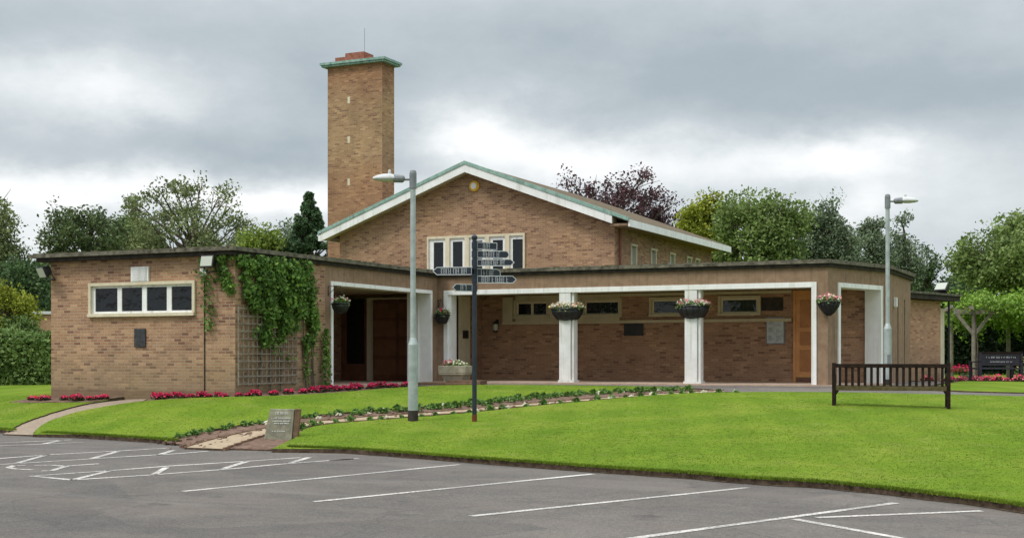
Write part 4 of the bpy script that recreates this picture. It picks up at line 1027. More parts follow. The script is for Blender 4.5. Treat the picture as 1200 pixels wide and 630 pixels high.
basket((-10.80, YC + .12, 2.18), 0, .90, .74, .36, 'wide black flower bowl wrapped round the right white column', [('f_white', 60), ('f_mix', 35), ('f_pink', 30)])
basket((-7.02, YC - .22, 2.22), 0, .60, .52, .36, 'cone shaped black hanging basket of pink and white flowers on the right corner pier', [('f_pink', 50), ('f_white', 60)], None, 'cone')
def planter():
    x, y = -17.55, 33.75
    r = empty('stone_planter', (x, y, gz(x, y) + .06), R(8), 'pale cast stone planter of pink and white flowers at the left end of the loggia', 'planter')
    b = MB().lathe([(.60, 0), (.62, .05), (.78, .17), (.95, .22), (.95, .25), (.98, .27), (1.0, .46), (.92, .47), (.9, .42), (.2, .40)], n=4)
    a = PI / 4; b.v = [((x_ * math.cos(a) - y_ * math.sin(a)) * .42 * 1.414, (x_ * math.sin(a) + y_ * math.cos(a)) * .30 * 1.414, z_) for x_, y_, z_ in b.v]
    b.build('trough', M['planter'], r)
    P = cloud(420, .42, .30, .17, (0, 0, .44)); npmesh('foliage', leaf_quads(P, .06), 4, M['l_light'], r)
    P = cloud(90, .42, .3, .20, (0, 0, .46)); npmesh('flowers', leaf_quads(P, .07, .2, 1.1), 4, M['f_white'], r)
    P = cloud(60, .3, .3, .20, (-.14, 0, .46)); npmesh('flowers', leaf_quads(P, .07, .2, 1.1), 4, M['f_pink'], r)
planter()
for x, y, w_, d_, z_, lb in ((-17.35, 32.9, .85, .55, .02, 'flat brown paving slab lying on the grass before the planter'), (-16.95, 33.3, .5, .4, .07, 'small reddish slab on top of the larger one before the planter')):
    o = MB().box(-w_, w_, -d_, d_, -.06, .05).build('paving_slab', M['stone_side'], bevel=.01); o.location = (x, y, gz(x, y) + z_); o.rotation_euler = (0, 0, R(12)); tag(o, lb, 'slab')

# ------------------------------------------------------------------ begonias
def bedding(name, seed_n, w, h_, lm, fmts, label, cat, group):
    r = empty(name, (0, 0, 0), 0, label, cat, group)
    P = cloud(seed_n, w, w, h_, (0, 0, .01)); npmesh('leaves', leaf_quads(P, .05), 4, lm, r)
    for fmat, k in fmts:
        P = cloud(k, w * 1.05, w * 1.05, h_ * 1.15, (0, 0, .03)); P[:, 2] = np.abs(P[:, 2]) + h_ * .15
        npmesh('flowers', leaf_quads(P, .048, .2, 1.1), 4, M[fmat], r)
    return r
BG = [(-20.75, 24.62), (-20.6, 24.5), (-20.45, 24.6), (-20.15, 24.62), (-19.95, 24.55), (-19.7, 24.6), (-19.45, 24.62), (-19.2, 24.55), (-18.98, 24.66), (-18.7, 24.55), (-18.45, 24.7), (-18.28, 24.85), (-18.15, 25.0), (-17.95, 25.4), (-17.85, 25.8), (-17.7, 26.2), (-17.6, 26.5), (-17.59, 26.84), (-17.56, 27.09), (-17.55, 27.35), (-17.57, 27.61), (-17.66, 28.0), (-17.4, 27.85), (-17.6, 28.4), (-17.67, 28.75), (-17.5, 29.0), (-17.7, 29.4), (-17.6, 29.7), (-17.45, 29.95), (-17.55, 30.3), (-17.4, 30.6), (-17.6, 31.1)]
def scatter(proto, pts, jit=.03, dz=.0, first=True):
    for i, (x, y) in enumerate(pts):
        o = proto if (i == 0 and first) else copy_tree(proto)
        x += rnd.uniform(-jit, jit); y += rnd.uniform(-jit, jit); s = rnd.uniform(.75, 1.25)
        o.location = (x, y, gz(x, y) + dz); o.rotation_euler = (0, 0, rnd.uniform(0, 6.28)); o.scale = (s, s, s * rnd.uniform(.85, 1.1))
pb = bedding('begonia', 90, .13, .08, M['l_bronze'], [('f_red', 62)], 'crimson begonia in the row along the foot of the brick wing and portico', 'flower', 'crimson begonias along the wing')
scatter(pb, BG)
pb2 = bedding('begonia', 90, .13, .08, M['l_bronze'], [('f_red', 58)], 'crimson begonia at the left end of the wing, left of the side path', 'flower', 'crimson begonias left of the side path')
scatter(pb2, [(-24.45, 24.45), (-24.2, 24.35), (-23.95, 24.3), (-23.3, 24.3), (-22.97, 24.25), (-22.72, 24.15), (-22.41, 24.25), (-22.26, 24.32), (-22.14, 24.39)], dz=.04)
pb3 = bedding('begonia', 90, .15, .12, M['l_bronze'], [('f_red', 35), ('f_pink', 30)], 'pink begonia in the bed in front of the pergola', 'flower', 'pink begonias by the pergola')
scatter(pb3, [(-5.75, 43.5), (-5.6, 43.7), (-5.11, 43.45), (-4.93, 43.5), (-4.75, 43.71), (-4.57, 43.84), (-4.3, 44.1), (-4.0, 44.0), (-3.85, 44.1), (-3.7, 44.25), (-3.5, 44.3), (-3.35, 44.35), (-3.1, 44.5), (-2.95, 44.6), (-2.7, 44.65), (-2.5, 44.8), (-2.2, 44.9)], .08)
pb4 = bedding('begonia', 120, .24, .22, M['l_bed'], [('f_red', 110)], 'taller clump of red flowers by the right corner of the annex', 'flower', 'red flower clumps by the annex')
scatter(pb4, [(-5.15, 45.5), (-4.95, 45.75), (-4.75, 45.95), (-6.7, 43.2)], .02, dz=.25)
pb5 = bedding('shrub_rose', 160, .20, .55, M['l_mid'], [('f_yellow', 26)], 'low rose bush with pale yellow blooms behind the lettered bench', 'rose bush', 'yellow roses')
scatter(pb5, [(-3.05, 45.9), (-2.75, 46.05), (-2.45, 46.1)], .02, dz=.1)
pb6 = bedding('lavender_clump', 120, .22, .28, M['l_grey'], [('f_pink', 10)], 'grey green clump between the begonias and the pergola post', 'plant', 'grey green clumps')
scatter(pb6, [(-4.6, 46.2), (-4.2, 45.6), (-4.9, 46.6)], .02)
# edging plants beside the curving path
P = cloud(55, .085, .085, .11); ed = npmesh('bedding_plant', leaf_quads(P, .042, up=.0, aspect=1.9), 4, M['l_bed'])
tag(ed, 'small green bedding plant in the soil strip beside the curving path', 'plant', 'green bedding plants along the curving path')
pts = []
def walk(line, step, offx, offy, t0=0., t1=1.):
    L = smooth_line(line, 6); acc = 0; out = []; tot = sum(math.dist(a, b_) for a, b_ in zip(L[:-1], L[1:])); run = 0
    for a, b_ in zip(L[:-1], L[1:]):
        d = math.dist(a, b_); run += d; acc += d
        if acc >= step and t0 <= run / tot <= t1: acc = 0; out.append((b_[0] + offx, b_[1] + offy))
    return out
pts += walk(MID_BOT[:-1], .13, .10, -.06) + walk(MID_BOT[:-3], .17, .25, -.15, 0, .85) + walk(MID_BOT[:-5], .24, .40, -.24, 0, .9) + walk(MAIN_TOP[3:15], .30, -.12, .05) + walk(MAIN_TOP[14:16], .25, .0, -.06, 0, .8)
scatter(ed, pts, .09)
# pale low flowers among them
P = cloud(40, .07, .07, .06); ed2 = npmesh('alyssum_plant', leaf_quads(P, .04, up=.1), 4, M['f_white'])
tag(ed2, 'tiny pale flowering plant at the lawn edge of the curving path', 'flower', 'pale edging flowers')
scatter(ed2, walk(MAIN_TOP[6:16], .6, -.2, .1) + walk(MID_BOT[:-3], .45, .2, -.12), .14)

# ------------------------------------------------------------------ trellis and creeper
tr = empty('trellis', (XB + .03, 26.15, 0), 0, 'weathered grey timber trellis fixed to the side wall of the wing', 'trellis')
b = W()
for i in range(14): yy = 24.98 + i * .181; b.box(XB + .045, XB + .065, yy - .014, yy + .014, .12, 1.96)
part('upright', b, M['grey_wood'], tr)
b = W()
for i in range(11): zz = .16 + i * .176; b.box(XB + .066, XB + .084, 24.96, 27.36, zz - .014, zz + .014)
part('crossbar', b, M['grey_wood'], tr)
iv = empty('climbing_creeper', (XB + .05, 26.5, -.05), 0, 'bright green creeper covering the wall and trellis of the wing', 'creeper')
blobs = [  # y, z, ry, rz, count, depth
    (25.6, 2.95, .35, .22, 500, .20), (26.3, 2.9, .55, .28, 1100, .25), (27.2, 2.95, .5, .25, 900, .25), (26.0, 2.5, .55, .35, 1300, .28), (26.9, 2.4, .55, .45, 1500, .30), (27.6, 2.5, .35, .5, 900, .25),
    (25.5, 2.2, .4, .3, 700, .22), (26.1, 1.9, .55, .4, 1300, .28), (26.9, 1.8, .5, .35, 1000, .28), (27.8, 1.9, .3, .4, 600, .22), (26.0, 1.35, .45, .3, 700, .22), (26.7, 1.4, .35, .25, 450, .2), (26.2, 1.0, .15, .2, 80, .12),
    (28.0, 1.5, .22, .45, 500, .2), (27.7, 1.1, .18, .4, 260, .15), (28.05, .6, .12, .35, 90, .12), (27.75, .5, .1, .4, 60, .1),
    (25.15, 2.6, .15, .25, 180, .15), (25.0, 3.0, .2, .15, 160, .15), (26.7, .75, .4, .25, 40, .1), (25.3, 2.95, .2, .2, 150, .15)]
Ps = []
for yy, zz, ry, rz_, n_, dp_ in blobs:
    n_ = int(n_ * 1.1); q = rng.normal(size=(n_, 2)) * .55; ok = np.hypot(q[:, 0], q[:, 1]) < 1.25; q = q[ok]
    P = np.c_[XB + .06 + rng.uniform(0, 1, len(q)) ** 1.5 * dp_, yy + q[:, 0] * ry, zz + q[:, 1] * rz_]; Ps.append(P)
P = np.concatenate(Ps); P = P[P[:, 2] < 3.20]
msk = np.sin(P[:, 1] * 10 + 1.6 * np.sin(P[:, 2] * 2.6)) * .5 + .38 * np.sin(P[:, 1] * 23 + P[:, 2] * 5) + .3 * np.sin(P[:, 2] * 9 + P[:, 1] * 4)
P = P[msk > -.28 + .42 * np.clip((2.6 - P[:, 2]) / 2, 0, 1) + rng.normal(size=len(P)) * .12]
inv = np.array([XB + .05, 26.5, -.05])
npmesh('foliage', leaf_quads(P - inv, .085, up=.0, nrm=np.array([.9, -.1, .35]), aspect=1.2), 4, M['l_ivy'], iv)
b = W()
for y0, ys, zt in ((26.2, .2, 3.0), (27.75, -.1, 2.6), (28.05, .08, 2.6), (25.7, .3, 2.4), (26.6, .2, 2.6), (28.15, -.05, 1.8), (27.9, .0, 1.4)):
    b.tube([(XB + .05, y0 + math.sin(t * 5 + y0) * .06 + ys * t, -.05 + t * zt) for t in np.linspace(0, 1, 9)], [.018 * (1 - .5 * t) for t in np.linspace(0, 1, 9)], 5)
part('stem', b, M['bark'], iv)
iv2 = empty('climbing_creeper', (-19.3, YA - .03, 3.1), 0, 'thin strands of creeper trailing down round the upper floodlight', 'creeper')
Ps = []
for pts_, n_ in (([(-19.62, 3.05), (-19.5, 2.6), (-19.42, 2.2), (-19.4, 1.75), (-19.38, 1.45)], 200), ([(-19.15, 3.05), (-19.0, 2.75), (-18.85, 2.5), (-18.78, 2.3)], 420), ([(-19.35, 3.08), (-18.75, 3.1)], 120)):
    A = np.array(pts_); k = rng.uniform(0, len(A) - 1.001, n_) ** 1.0; i = k.astype(int); f = (k - i)[:, None]
    q = A[i] * (1 - f) + A[i + 1] * f; wdt = .10 * (1 - .6 * k / len(A)) + .02
    Ps.append(np.c_[q[:, 0] + rng.normal(size=n_) * wdt, YA - .04 - rng.uniform(0, .12, n_), q[:, 1] + rng.normal(size=n_) * .05])
P = np.concatenate(Ps) - np.array([-19.3, YA - .03, 3.1])
npmesh('foliage', leaf_quads(P, .075, up=.0, nrm=np.array([0, -.9, .3]), aspect=1.2), 4, M['l_ivy'], iv2)
iv3 = empty('climbing_creeper', (XB + .05, 28.55, -.05), 0, 'narrow upright creeper climbing beside the left white frame of the portico', 'creeper')
n_ = 420; zz = rng.uniform(0, 1, n_) ** .9 * 1.55; P = np.c_[rng.uniform(0, .16, n_), rng.normal(size=n_) * .10 * (1.1 - zz / 2), zz]
npmesh('foliage', leaf_quads(P, .07, up=0., nrm=np.array([.9, -.2, .3]), aspect=1.2), 4, M['l_ivy'], iv3)

# ------------------------------------------------------------------ pergola with vine
pg = empty('pergola', (-3.6, 50, 0), 0, 'silvered timber pergola with a leafy vine over its top beside the annex', 'pergola')
pu = Vector((.90, .42, 0)).normalized(); pv = Vector((-.42, .90, 0))
p0 = Vector((-4.95, 50.0, 0))
posts = [p0, p0 + pu * 2.15, p0 + pu * 4.3, p0 + pv * 2.4, p0 + pv * 2.4 + pu * 2.15, p0 + pv * 2.4 + pu * 4.3, p0 - pu * 1.45 + pv * 2.0]
for q in posts:
    part('post', W().tube([q + Vector((0, 0, -.1)), q + Vector((0, 0, 2.35))], .075, 8), M['grey_wood'], pg)
for q in posts[:3]:
    for s in (-1, 1): part('brace', W().bar(q + Vector((0, 0, 1.55)), q + pu * s * .62 + Vector((0, 0, 2.3)), .09, .12), M['grey_wood'], pg)
b = W()
for a in (p0, p0 + pv * 2.4): b.bar(a - pu * .7 + Vector((0, 0, 2.38)), a + pu * 5 + Vector((0, 0, 2.38)), .10, .16)
for i in range(7): a = p0 + pu * (i * .75 - .2) + Vector((0, 0, 2.52)); b.bar(a - pv * .5, a + pv * 2.9, .06, .12)
b.bar(p0 - pu * 1.5 + pv * 2 + Vector((0, 0, 1.9)), p0 - pu * .6 + pv * .5 + Vector((0, 0, 2.6)), .09, .12)
part('beam', b, M['grey_wood'], pg)
vn = empty('vine', (-3.6, 50, 0), 0, 'bright green vine heaped over the pergola beams', 'vine')
Ps = []
for i in range(44):
    c = p0 + pu * rng.uniform(-.5, 5.2) + pv * rng.uniform(-.6, 2.6) + Vector((0, 0, rng.uniform(2.15, 2.9)))
    Ps.append(rng.normal(size=(420, 3)) * np.array([.32, .32, .19]) + np.array(c))
for i in range(6):
    c = p0 + pu * rng.choice([.35, .5, 1.7, 2.5, 4.4]) + pv * rng.uniform(-.5, 2.6); n_ = 60
    Ps.append(np.c_[rng.normal(size=(n_, 2)) * .10 + np.array([c.x, c.y]), rng.uniform(1.3, 2.4, n_)])
P = np.concatenate(Ps) - np.array([-3.6, 50, 0])
npmesh('foliage', leaf_quads(P, .10), 4, M['l_vine'], vn)
b = W()
for q in (posts[0], posts[2]): b.tube([q + Vector((.12, -.08, 0)), q + Vector((.14, -.1, 1.2)), q + Vector((.05, -.12, 2.4))], [.03, .025, .015], 6)
part('stem', b, M['bark'], vn)

# ------------------------------------------------------------------ TREES
def tree(name, px, py, h_, crown_r, crown_base, mat, label, cat='tree', group=None, clumps=60, per=170, leaf=.22, cr=.75, trunk=.25, sx=1., gap=.0, shape='round', seed=0, limb=.09, flat=.8):
    global rng
    rng = np.random.default_rng(100 + seed); rr = random.Random(seed)
    z0 = gz(px, py) - .1
    r = empty(name, (px, py, z0), 0, label, cat, group)
    cz = (crown_base + h_) / 2; hz = (h_ - crown_base) / 2
    C = []
    tries = 0
    while len(C) < clumps and tries < 8000:
        tries += 1
        if shape == 'cone':
            t = rr.random() ** .8; z = crown_base + (h_ - crown_base) * t; rad = crown_r * (1 - t) * (.75 + .25 * rr.random()) + .08; a = rr.uniform(0, 2 * PI)
            p = Vector((rad * math.cos(a) * rr.uniform(.3, 1), rad * math.sin(a) * rr.uniform(.3, 1), z))
        else:
            d = Vector((rr.gauss(0, 1), rr.gauss(0, 1), rr.gauss(0, 1))).normalized(); k = rr.uniform(.35, 1) ** .5
            lump = 1 + .22 * math.sin(3.1 * d.x + seed) * math.cos(2.7 * d.y + 2 * seed) + .15 * math.sin(5 * d.z + seed * 3)
            p = Vector((d.x * crown_r * sx * k * lump, d.y * crown_r * k * lump, cz + d.z * hz * k * lump))
            if shape == 'tall': p.x *= 1 - .45 * max(0, d.z); p.y *= 1 - .45 * max(0, d.z)
        if gap and any((p - q).length < gap for q in C): continue
        C.append(p)
    tb = MB(); top = Vector((rr.uniform(-.3, .3), rr.uniform(-.3, .3), crown_base + (h_ - crown_base) * (.9 if shape in ('cone', 'tall') else .55)))
    n = 8; tpts = [Vector((0, 0, 0)).lerp(top, i / n) + Vector((rr.uniform(-1, 1), rr.uniform(-1, 1), 0)) * .06 * i / n * crown_r * .3 for i in range(n + 1)]
    tb.tube(tpts, [trunk * (1.25 if i == 0 else 1) * (1 - .8 * i / n) for i in range(n + 1)], 8)
    tb.build('trunk', M['bark'], r)
    lb = MB()
    for p in C:
        zt = min(max(crown_base * .55, p.z - (p.xy.length) * rr.uniform(.7, 1.1)), top.z * .97); f = zt / top.z * n; i = min(int(f), n - 1); base = tpts[i].lerp(tpts[i + 1], f - i)
        mid = base.lerp(p, .5) + Vector((rr.uniform(-.2, .2), rr.uniform(-.2, .2), rr.uniform(-.1, .4))) * crown_r * .15
        lb.tube([base, base.lerp(mid, .5) + Vector((0, 0, .05)), mid, mid.lerp(p, .6), p], [limb * 1.0, limb * .8, limb * .55, limb * .32, limb * .12], 5, False)
        if shape != 'cone':
            for _ in range(3):
                e = p + Vector((rr.gauss(0, 1), rr.gauss(0, 1), rr.gauss(.2, 1))) * cr * .6; s_ = mid.lerp(p, rr.uniform(.3, .9))
                lb.tube([s_, s_.lerp(e, .5) + Vector((0, 0, .05)), e], [limb * .3, limb * .2, limb * .08], 4, False)
    lb.build('limbs', M['bark'], r)
    Ps = []
    for p in C:
        k = int(per * 2.1 * rr.uniform(.6, 1.3)); c_ = cr * rr.uniform(.7, 1.25)
        q = rng.normal(size=(k, 3)); q /= np.linalg.norm(q, axis=1, keepdims=True); q *= rng.uniform(.15, 1, (k, 1)) ** .6 * c_ ; q[:, 2] *= flat
        # sub-sprigs so the outline is ragged
        j = rng.integers(0, 9, k); sp = rng.normal(size=(9, 3)) * c_ * .38; q += sp[j]
        if shape == 'cone': q *= .75 * (1.15 - p.z / h_)+ .06
        Ps.append(q + np.array(p))
    P = np.concatenate(Ps)
    npmesh('crown', leaf_quads(P, leaf * .72, up=.5), 4, mat, r)
    return r
def at(px, D, f=1541.):     # point at image-plane angle px and distance D from the viewpoint, on the ground plan
    a = R(25); x = (px - 600) / f * D
    return (x * math.cos(a) - D * math.sin(a), x * math.sin(a) + D * math.cos(a))
def T(name, px, D, top, wpx, basey, mat, label, **kw):
    x, y = at(px, D); h_ = .85 + (415 - top) / 1541 * D + .1 - gz(x, y); r_ = wpx / 2 / 1541 * D; cb = .85 + (415 - basey) / 1541 * D
    return tree(name, x, y, h_, r_, cb, M[mat], label, **kw)
T('oak_tree', -20, 60, 230, 76, 345, 'l_oak', 'olive green tree whose crown just enters at the far left edge', clumps=40, per=80, leaf=.17, cr=.6, seed=1)
T('hawthorn_tree', 98, 63, 238, 92, 345, 'l_hawthorn', 'mid green spreading tree above the left end of the flat roof', clumps=60, per=95, leaf=.17, cr=.5, gap=.6, seed=2)
T('hornbeam_tree', 150, 70, 252, 70, 350, 'l_mid', 'small tree between the spreading tree and the open-branched tree', clumps=45, per=150, leaf=.17, cr=.6, seed=21)
T('robinia_tree', 222, 66, 216, 205, 375, 'l_oak', 'open-branched grey olive tree with visible limbs behind the wing roof', clumps=105, per=80, leaf=.16, cr=.52, gap=.75, limb=.10, trunk=.3, seed=3)
T('willow_tree', 300, 60, 276, 66, 330, 'l_lime', 'low lime green tree just over the wing roof', clumps=30, per=160, leaf=.16, cr=.55, seed=4)
T('birch_tree', 338, 72, 262, 40, 330, 'l_grey', 'pale grey green tree left of the cone-shaped conifer', clumps=22, per=110, leaf=.15, cr=.5, gap=.5, seed=41)
T('conifer_tree', 362, 60, 227, 108, 335, 'l_conifer', 'cone-shaped dark conifer left of the chimney', clumps=210, per=70, leaf=.13, cr=.42, shape='cone', seed=5)
T('copper_beech', 710, 74, 204, 136, 330, 'l_purple', 'purple copper beech rising behind the hall roof', clumps=95, per=58, leaf=.18, cr=.55, gap=.85, seed=6)
T('copper_beech', 780, 76, 236, 70, 330, 'l_purple', 'smaller purple tree lower down right of the copper beech', clumps=28, per=80, leaf=.18, cr=.5, gap=.6, seed=61)
T('lime_tree', 822, 72, 240, 66, 340, 'l_yellow', 'yellow green tree between the purple tree and the tall green tree', clumps=48, per=150, leaf=.19, cr=.6, seed=7)
T('lime_tree', 888, 68, 226, 96, 350, 'l_light', 'tallest light green tree behind the loggia roof', clumps=70, per=140, leaf=.19, cr=.65, gap=.5, seed=8)
T('alder_tree', 925, 72, 248, 60, 340, 'l_grey', 'grey green tree right against the tallest light green tree', clumps=45, per=150, leaf=.17, cr=.6, seed=81)
T('poplar_tree', 975, 72, 243, 58, 345, 'l_grey', 'upright grey green tree above the right end of the loggia roof', clumps=55, per=150, leaf=.16, cr=.6, shape='tall', seed=9)
T('poplar_tree', 1022, 75, 260, 44, 345, 'l_grey', 'narrow grey green tree just left of the right lamp post', clumps=36, per=140, leaf=.16, cr=.5, shape='tall', seed=10)
T('poplar_tree', 1055, 78, 263, 40, 360, 'l_grey', 'grey green tree just right of the right lamp post', clumps=34, per=120, leaf=.16, cr=.5, shape='tall', gap=.45, seed=11)
T('alder_tree', 1088, 80, 296, 36, 380, 'l_dark', 'thin dark tree with sky through its crown left of the tilted roof floodlight', clumps=30, per=80, leaf=.16, cr=.45, gap=.7, seed=12)
T('holly_tree', 1125, 66, 318, 56, 420, 'l_dark', 'dark bushy tree behind the annex roof and the pergola', clumps=50, per=150, leaf=.16, cr=.6, seed=13)
T('birch_tree', 1138, 72, 304, 44, 380, 'l_grey', 'wispy grey green tree against the sky left of the big right-hand tree', clumps=22, per=60, leaf=.15, cr=.45, gap=.8, seed=14)
T('cherry_tree', 1244, 58, 240, 200, 372, 'l_light', 'large light green tree filling the right edge behind the pergola', clumps=190, per=170, leaf=.17, cr=.62, gap=.45, trunk=.3, seed=15)
# left shrubs
T('laurel_shrub', 25, 54, 312, 80, 440, 'l_dark', 'dark green tall shrub behind the hedge at the far left', cat='shrub', clumps=80, per=150, leaf=.14, cr=.55, seed=16)
T('elder_shrub', 60, 56, 322, 60, 430, 'l_mid', 'tall green shrub against the outer left corner of the wing', cat='shrub', clumps=50, per=150, leaf=.14, cr=.5, seed=17)
T('maple_shrub', 2, 46, 338, 66, 425, 'l_yellow', 'golden yellow shrub at the far left edge above the hedge', cat='shrub', clumps=44, per=150, leaf=.11, cr=.36, gap=.3, seed=18)
T('cherry_shrub', 24, 45.5, 378, 40, 430, 'l_mid', 'mid green shrub between the golden shrub and the garden wall', cat='shrub', clumps=46, per=150, leaf=.11, cr=.36, seed=181)
def hedge(name, a, b_, w, h_, mat, n, label, leaf=.11, seed=0, cat='hedge'):
    global rng
    rng = np.random.default_rng(seed); a = Vector((*a, 0)); b_ = Vector((*b_, 0)); d = b_ - a; L = d.length; u = d / L; v = Vector((-u.y, u.x, 0)); z0 = gz(*(((a + b_) / 2).xy))
    r = empty(name, (a.x, a.y, z0), math.atan2(u.y, u.x), label, cat)
    s = rng.uniform(0, L, n); k = rng.integers(0, 3, n); w_ = rng.uniform(-w / 2, w / 2, n); z = rng.uniform(0, h_, n)
    bump = .10 * np.sin(s * 2.1) + .12 * np.sin(s * .9 + 1) + .07 * np.sin(s * 5.3 + z * 3)
    w_ = np.where(k == 0, -w / 2 - bump * .6 + rng.normal(size=n) * .06, w_); z = np.where(k == 1, h_ + bump + rng.normal(size=n) * .06, z)
    npmesh('crown', leaf_quads(np.c_[s, w_, z], leaf), 4, mat, r)
    b = MB()
    for i in range(int(L / .8)): b.tube([(.4 + i * .8, 0, -.1), (.45 + i * .8, .05, h_ * .8)], .03, 5)
    b.build('stem', M['bark'], r)
    core = MB().box(.1, L - .1, -w / 2 + .2, w / 2 - .1, 0, h_ - .2).build('shaded_core', M['l_shade'], r)  # solid box; its dark colour stands for shade inside the hedge
    return r
hedge('clipped_hedge', at(-190, 45.5), at(75, 42.5), 1.3, 1.55, M['l_mid'], 30000, 'clipped green hedge at the far left behind the lawn', .10, 31)
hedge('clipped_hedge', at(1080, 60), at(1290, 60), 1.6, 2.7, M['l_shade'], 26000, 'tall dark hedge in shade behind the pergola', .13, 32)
# distant woodland closing the horizon
n = 60000
az = rng.uniform(R(-75), R(35), n); D = rng.uniform(105, 125, n)
prof = 5.5 + 1.6 * np.sin(az * 31) + 1.2 * np.sin(az * 57 + 1) + .7 * np.sin(az * 131 + 2)
P = np.c_[np.sin(az) * D, np.cos(az) * D, rng.uniform(0, 1, n) ** .7 * prof]
o = npmesh('distant_trees', leaf_quads(P, .75), 4, M['l_dark']); tag(o, kind='stuff', label='low dark belt of far trees along the horizon', cat='trees')

# ------------------------------------------------------------------ GRASS BLADES
def grass_blades():
    global rng
    rng = np.random.default_rng(5); out = []
    for poly, xr, yr, n in ((lawn_main, (-14.2, 3), (13, 33), 150000), (lawn_mid, (-21.2, -10), (18, 33.3), 70000), (lawn_left, (-27, -20), (19, 27), 24000)):
        x = rng.uniform(*xr, n); y = rng.uniform(*yr, n); dist = np.hypot(x, y)
        keep = in_poly(x, y, poly) & (rng.uniform(0, 1, n) < np.clip((20 / dist) ** 2, .12, 1)) & (dist > 12)
        out.append(np.c_[x[keep], y[keep]])
    # long fringe along the kerb edges
    L = smooth_line([p for p in KERB if -24 < p[0] < 3], 8); fr = []
    for a, b_ in zip(L[:-1], L[1:]):
        if -20.3 < a[0] < -19.2 or -15.4 < a[0] < -12.7: continue
        k = int(math.dist(a, b_) * 420); t = rng.uniform(0, 1, k)[:, None]
        fr.append(np.array(a) * (1 - t) + np.array(b_) * t + np.c_[rng.normal(size=k) * .02, .065 + rng.normal(size=k) * .03])
    fringe = np.concatenate(fr)
    P = np.concatenate(out + [fringe]); n = len(P); nf = len(fringe)
    z = g(P[:, 0], P[:, 1]) + .022
    per = 3; P3 = np.repeat(np.c_[P, z], per, 0); N = len(P3); edge = np.zeros(N, bool); edge[-nf * per:] = True
    P3[:, :2] += rng.normal(size=(N, 2)) * .02
    hgt = np.where(edge, rng.uniform(.02, .05, N), rng.uniform(.005, .013, N)); w = np.where(edge, .006, rng.uniform(.006, .010, N))
    a = rng.uniform(0, 2 * PI, N); lean = rng.normal(size=(N, 2)) * .6 * hgt[:, None]
    dx = np.c_[np.cos(a) * w, np.sin(a) * w, np.zeros(N)]
    tip = P3 + np.c_[lean, hgt]
    V = np.stack([P3 - dx, P3 + dx, tip], 1).reshape(-1, 3)
    o = npmesh('grass', V, 3, M['grass_blade']); tag(o, kind='stuff', label='short bright mown grass on the lawns', cat='grass')
grass_blades()
# scattered leaves and clods
b = MB()
for i in range(520):
    t = rnd.random(); L = PATH_TOP if t < .5 else MID_BOT; k = rnd.uniform(0, len(L) - 1.01); i0 = int(k); f = k - i0
    x = L[i0][0] * (1 - f) + L[i0 + 1][0] * f + rnd.gauss(0, .18); y = L[i0][1] * (1 - f) + L[i0 + 1][1] * f + rnd.gauss(0, .18); s = rnd.uniform(.012, .04)
    b.obox((x, y, gz(x, y) + .0), (rnd.random(), rnd.random(), .2), (-rnd.random(), rnd.random(), 0), (0, .1, 1), s, s * .8, s * .6)
o = b.build('soil_clods', M['soil']); tag(o, kind='stuff', label='small clods of earth along the curving bed', cat='soil')

# ------------------------------------------------------------------ WORLD, SUN, CAMERA
SUN_EL, SUN_AZ = R(52), R(215)      # azimuth measured clockwise from +Y
w = bpy.data.worlds.new('World'); scene.world = w; w.use_nodes = True
t = NT(w.node_tree); bg = t.n['Background']
sky = t.node('ShaderNodeTexSky', sky_type='NISHITA'); sky.sun_disc = False; sky.sun_elevation = SUN_EL; sky.sun_rotation = SUN_AZ
sky.air_density = 1.2; sky.dust_density = 2.0
tc = t.node('ShaderNodeTexCoord'); D_ = tc.outputs['Generated']
sx = t.node('ShaderNodeSeparateXYZ'); t.l.new(D_, sx.inputs[0])
X, Y, Z = sx.outputs
az = t.math('ARCTAN2', X, Y)                     # radians, 0 = +Y, + towards +X
hz_ = t.math('SQRT', t.math('ADD', t.math('MULTIPLY', X, X), t.math('MULTIPLY', Y, Y)))
el = t.math('ARCTAN2', Z, hz_)
wv = t.node('ShaderNodeCombineXYZ'); t.l.new(az, wv.inputs[0]); t.l.new(t.math('MULTIPLY', el, 1.9), wv.inputs[1])
uvv = wv.outputs[0]
wn = t.noise(uvv, 5.0, 6, .6); wn2 = t.noise(t.mapping(uvv, (1, 1, 1), (0, 0, 1.3)), 6.0, 6, .6)
waz = t.math('ADD', az, t.math('MULTIPLY', t.math('SUBTRACT', wn, .5), .20))
wel = t.math('ADD', el, t.math('MULTIPLY', t.math('SUBTRACT', wn2, .5), .07))
def blob(az0, el0, sa, se, amp):
    a = t.math('DIVIDE', t.math('SUBTRACT', waz, az0), sa); e = t.math('DIVIDE', t.math('SUBTRACT', wel, el0), se)
    q = t.math('ADD', t.math('MULTIPLY', a, a), t.math('MULTIPLY', e, e))
    return t.math('MULTIPLY', t.math('EXPONENT', t.math('MULTIPLY', q, -1)), amp)
def pb_(px, py, wx, wy, amp): return blob(R(-25) + math.atan((px - 600) / 1541), math.atan((415 - py) / 1541), wx / 1541, wy / 1541, amp)
acc = None
for bl in [(860, 95, 330, 75, -.30), (300, 175, 230, 30, -.24), (440, 110, 130, 60, -.18), (120, 50, 260, 40, -.14), (20, 200, 90, 22, -.12), (1120, 120, 140, 40, -.12),
           (90, 125, 150, 38, .26), (590, 155, 110, 46, .48), (90, 222, 200, 26, .34), (330, 228, 110, 24, .32), (950, 188, 110, 30, .42), (730, 195, 120, 34, .30), (1000, 250, 60, 35, .22), (1120, 240, 120, 60, .10), (1150, 170, 90, 30, -.04), (50, 270, 80, 40, .2), (640, 30, 260, 40, -.03), (1050, 30, 140, 50, .02)]:
    v = pb_(*bl); acc = v if acc is None else t.math('ADD', acc, v)
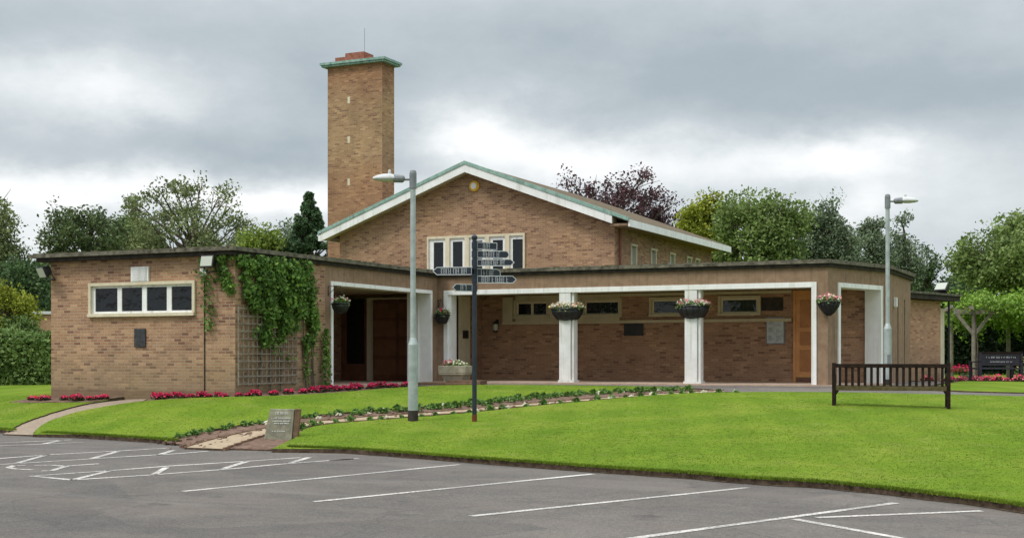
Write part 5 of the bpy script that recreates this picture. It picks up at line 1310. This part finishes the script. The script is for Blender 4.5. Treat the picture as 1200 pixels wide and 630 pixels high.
det = t.noise(uvv, 9.0, 9, .62); det2 = t.noise(t.mapping(uvv, (1, 1.6, 1), (0, 0, .6)), 3.2, 7, .6)
v = t.math('ADD', .68, acc)
v = t.math('ADD', v, t.math('MULTIPLY', t.math('SUBTRACT', det, .5), .40))
v = t.math('ADD', v, t.math('MULTIPLY', t.math('SUBTRACT', det2, .5), .22))
col = t.ramp(v, [(.20, (.315, .375, .42)), (.42, (.37, .425, .465)), (.64, (.485, .535, .57)), (.84, (.66, .70, .72)), (1.0, (.85, .865, .875))])
# overcast dome: brighter towards the zenith
dome = t.math('ADD', 1.0, t.math('MULTIPLY', t.maprange(el, R(16), R(65)), 2.3))
mul = t.node('ShaderNodeVectorMath', operation='SCALE'); t.l.new(col, mul.inputs[0]); t.l.new(dome, mul.inputs['Scale'])
skyc = t.node('ShaderNodeVectorMath', operation='SCALE'); t.l.new(sky.outputs[0], skyc.inputs[0]); skyc.inputs['Scale'].default_value = 1.0
bg.inputs['Strength'].default_value = .08; t.l.new(skyc.outputs[0], bg.inputs[0])
bg2 = t.node('ShaderNodeBackground'); t.l.new(mul.outputs[0], bg2.inputs[0]); bg2.inputs[1].default_value = 1.06
mx = t.node('ShaderNodeMixShader'); cover = t.maprange(v, .1, .3, .93, .97)
t.l.new(cover, mx.inputs[0]); t.l.new(bg.outputs[0], mx.inputs[1]); t.l.new(bg2.outputs[0], mx.inputs[2])
t.l.new(mx.outputs[0], t.n['World Output'].inputs[0])
sl = bpy.data.lights.new('sun', 'SUN'); sl.energy = 1.7; sl.angle = R(14); sl.color = (1, .95, .87)
so = bpy.data.objects.new('sun', sl); COL.objects.link(so)
sd_ = Vector((math.sin(SUN_AZ) * math.cos(SUN_EL), math.cos(SUN_AZ) * math.cos(SUN_EL), math.sin(SUN_EL)))
so.rotation_euler = (-sd_).to_track_quat('-Z', 'Y').to_euler(); so.location = (0, 0, 30)
cam = bpy.data.cameras.new('camera'); co = bpy.data.objects.new('camera', cam); COL.objects.link(co); scene.camera = co
co.location = (0, 0, .85); co.rotation_euler = (R(90), 0, R(25))
cam.sensor_width = 36; cam.lens = 1541 / 1200 * 36; cam.shift_y = 100 / 1200; cam.clip_start = .1; cam.clip_end = 5000
scene.view_settings.view_transform = 'Standard'; scene.view_settings.look = 'None'; scene.view_settings.exposure = .18; scene.view_settings.gamma = 1
scene.view_settings.use_curve_mapping = False
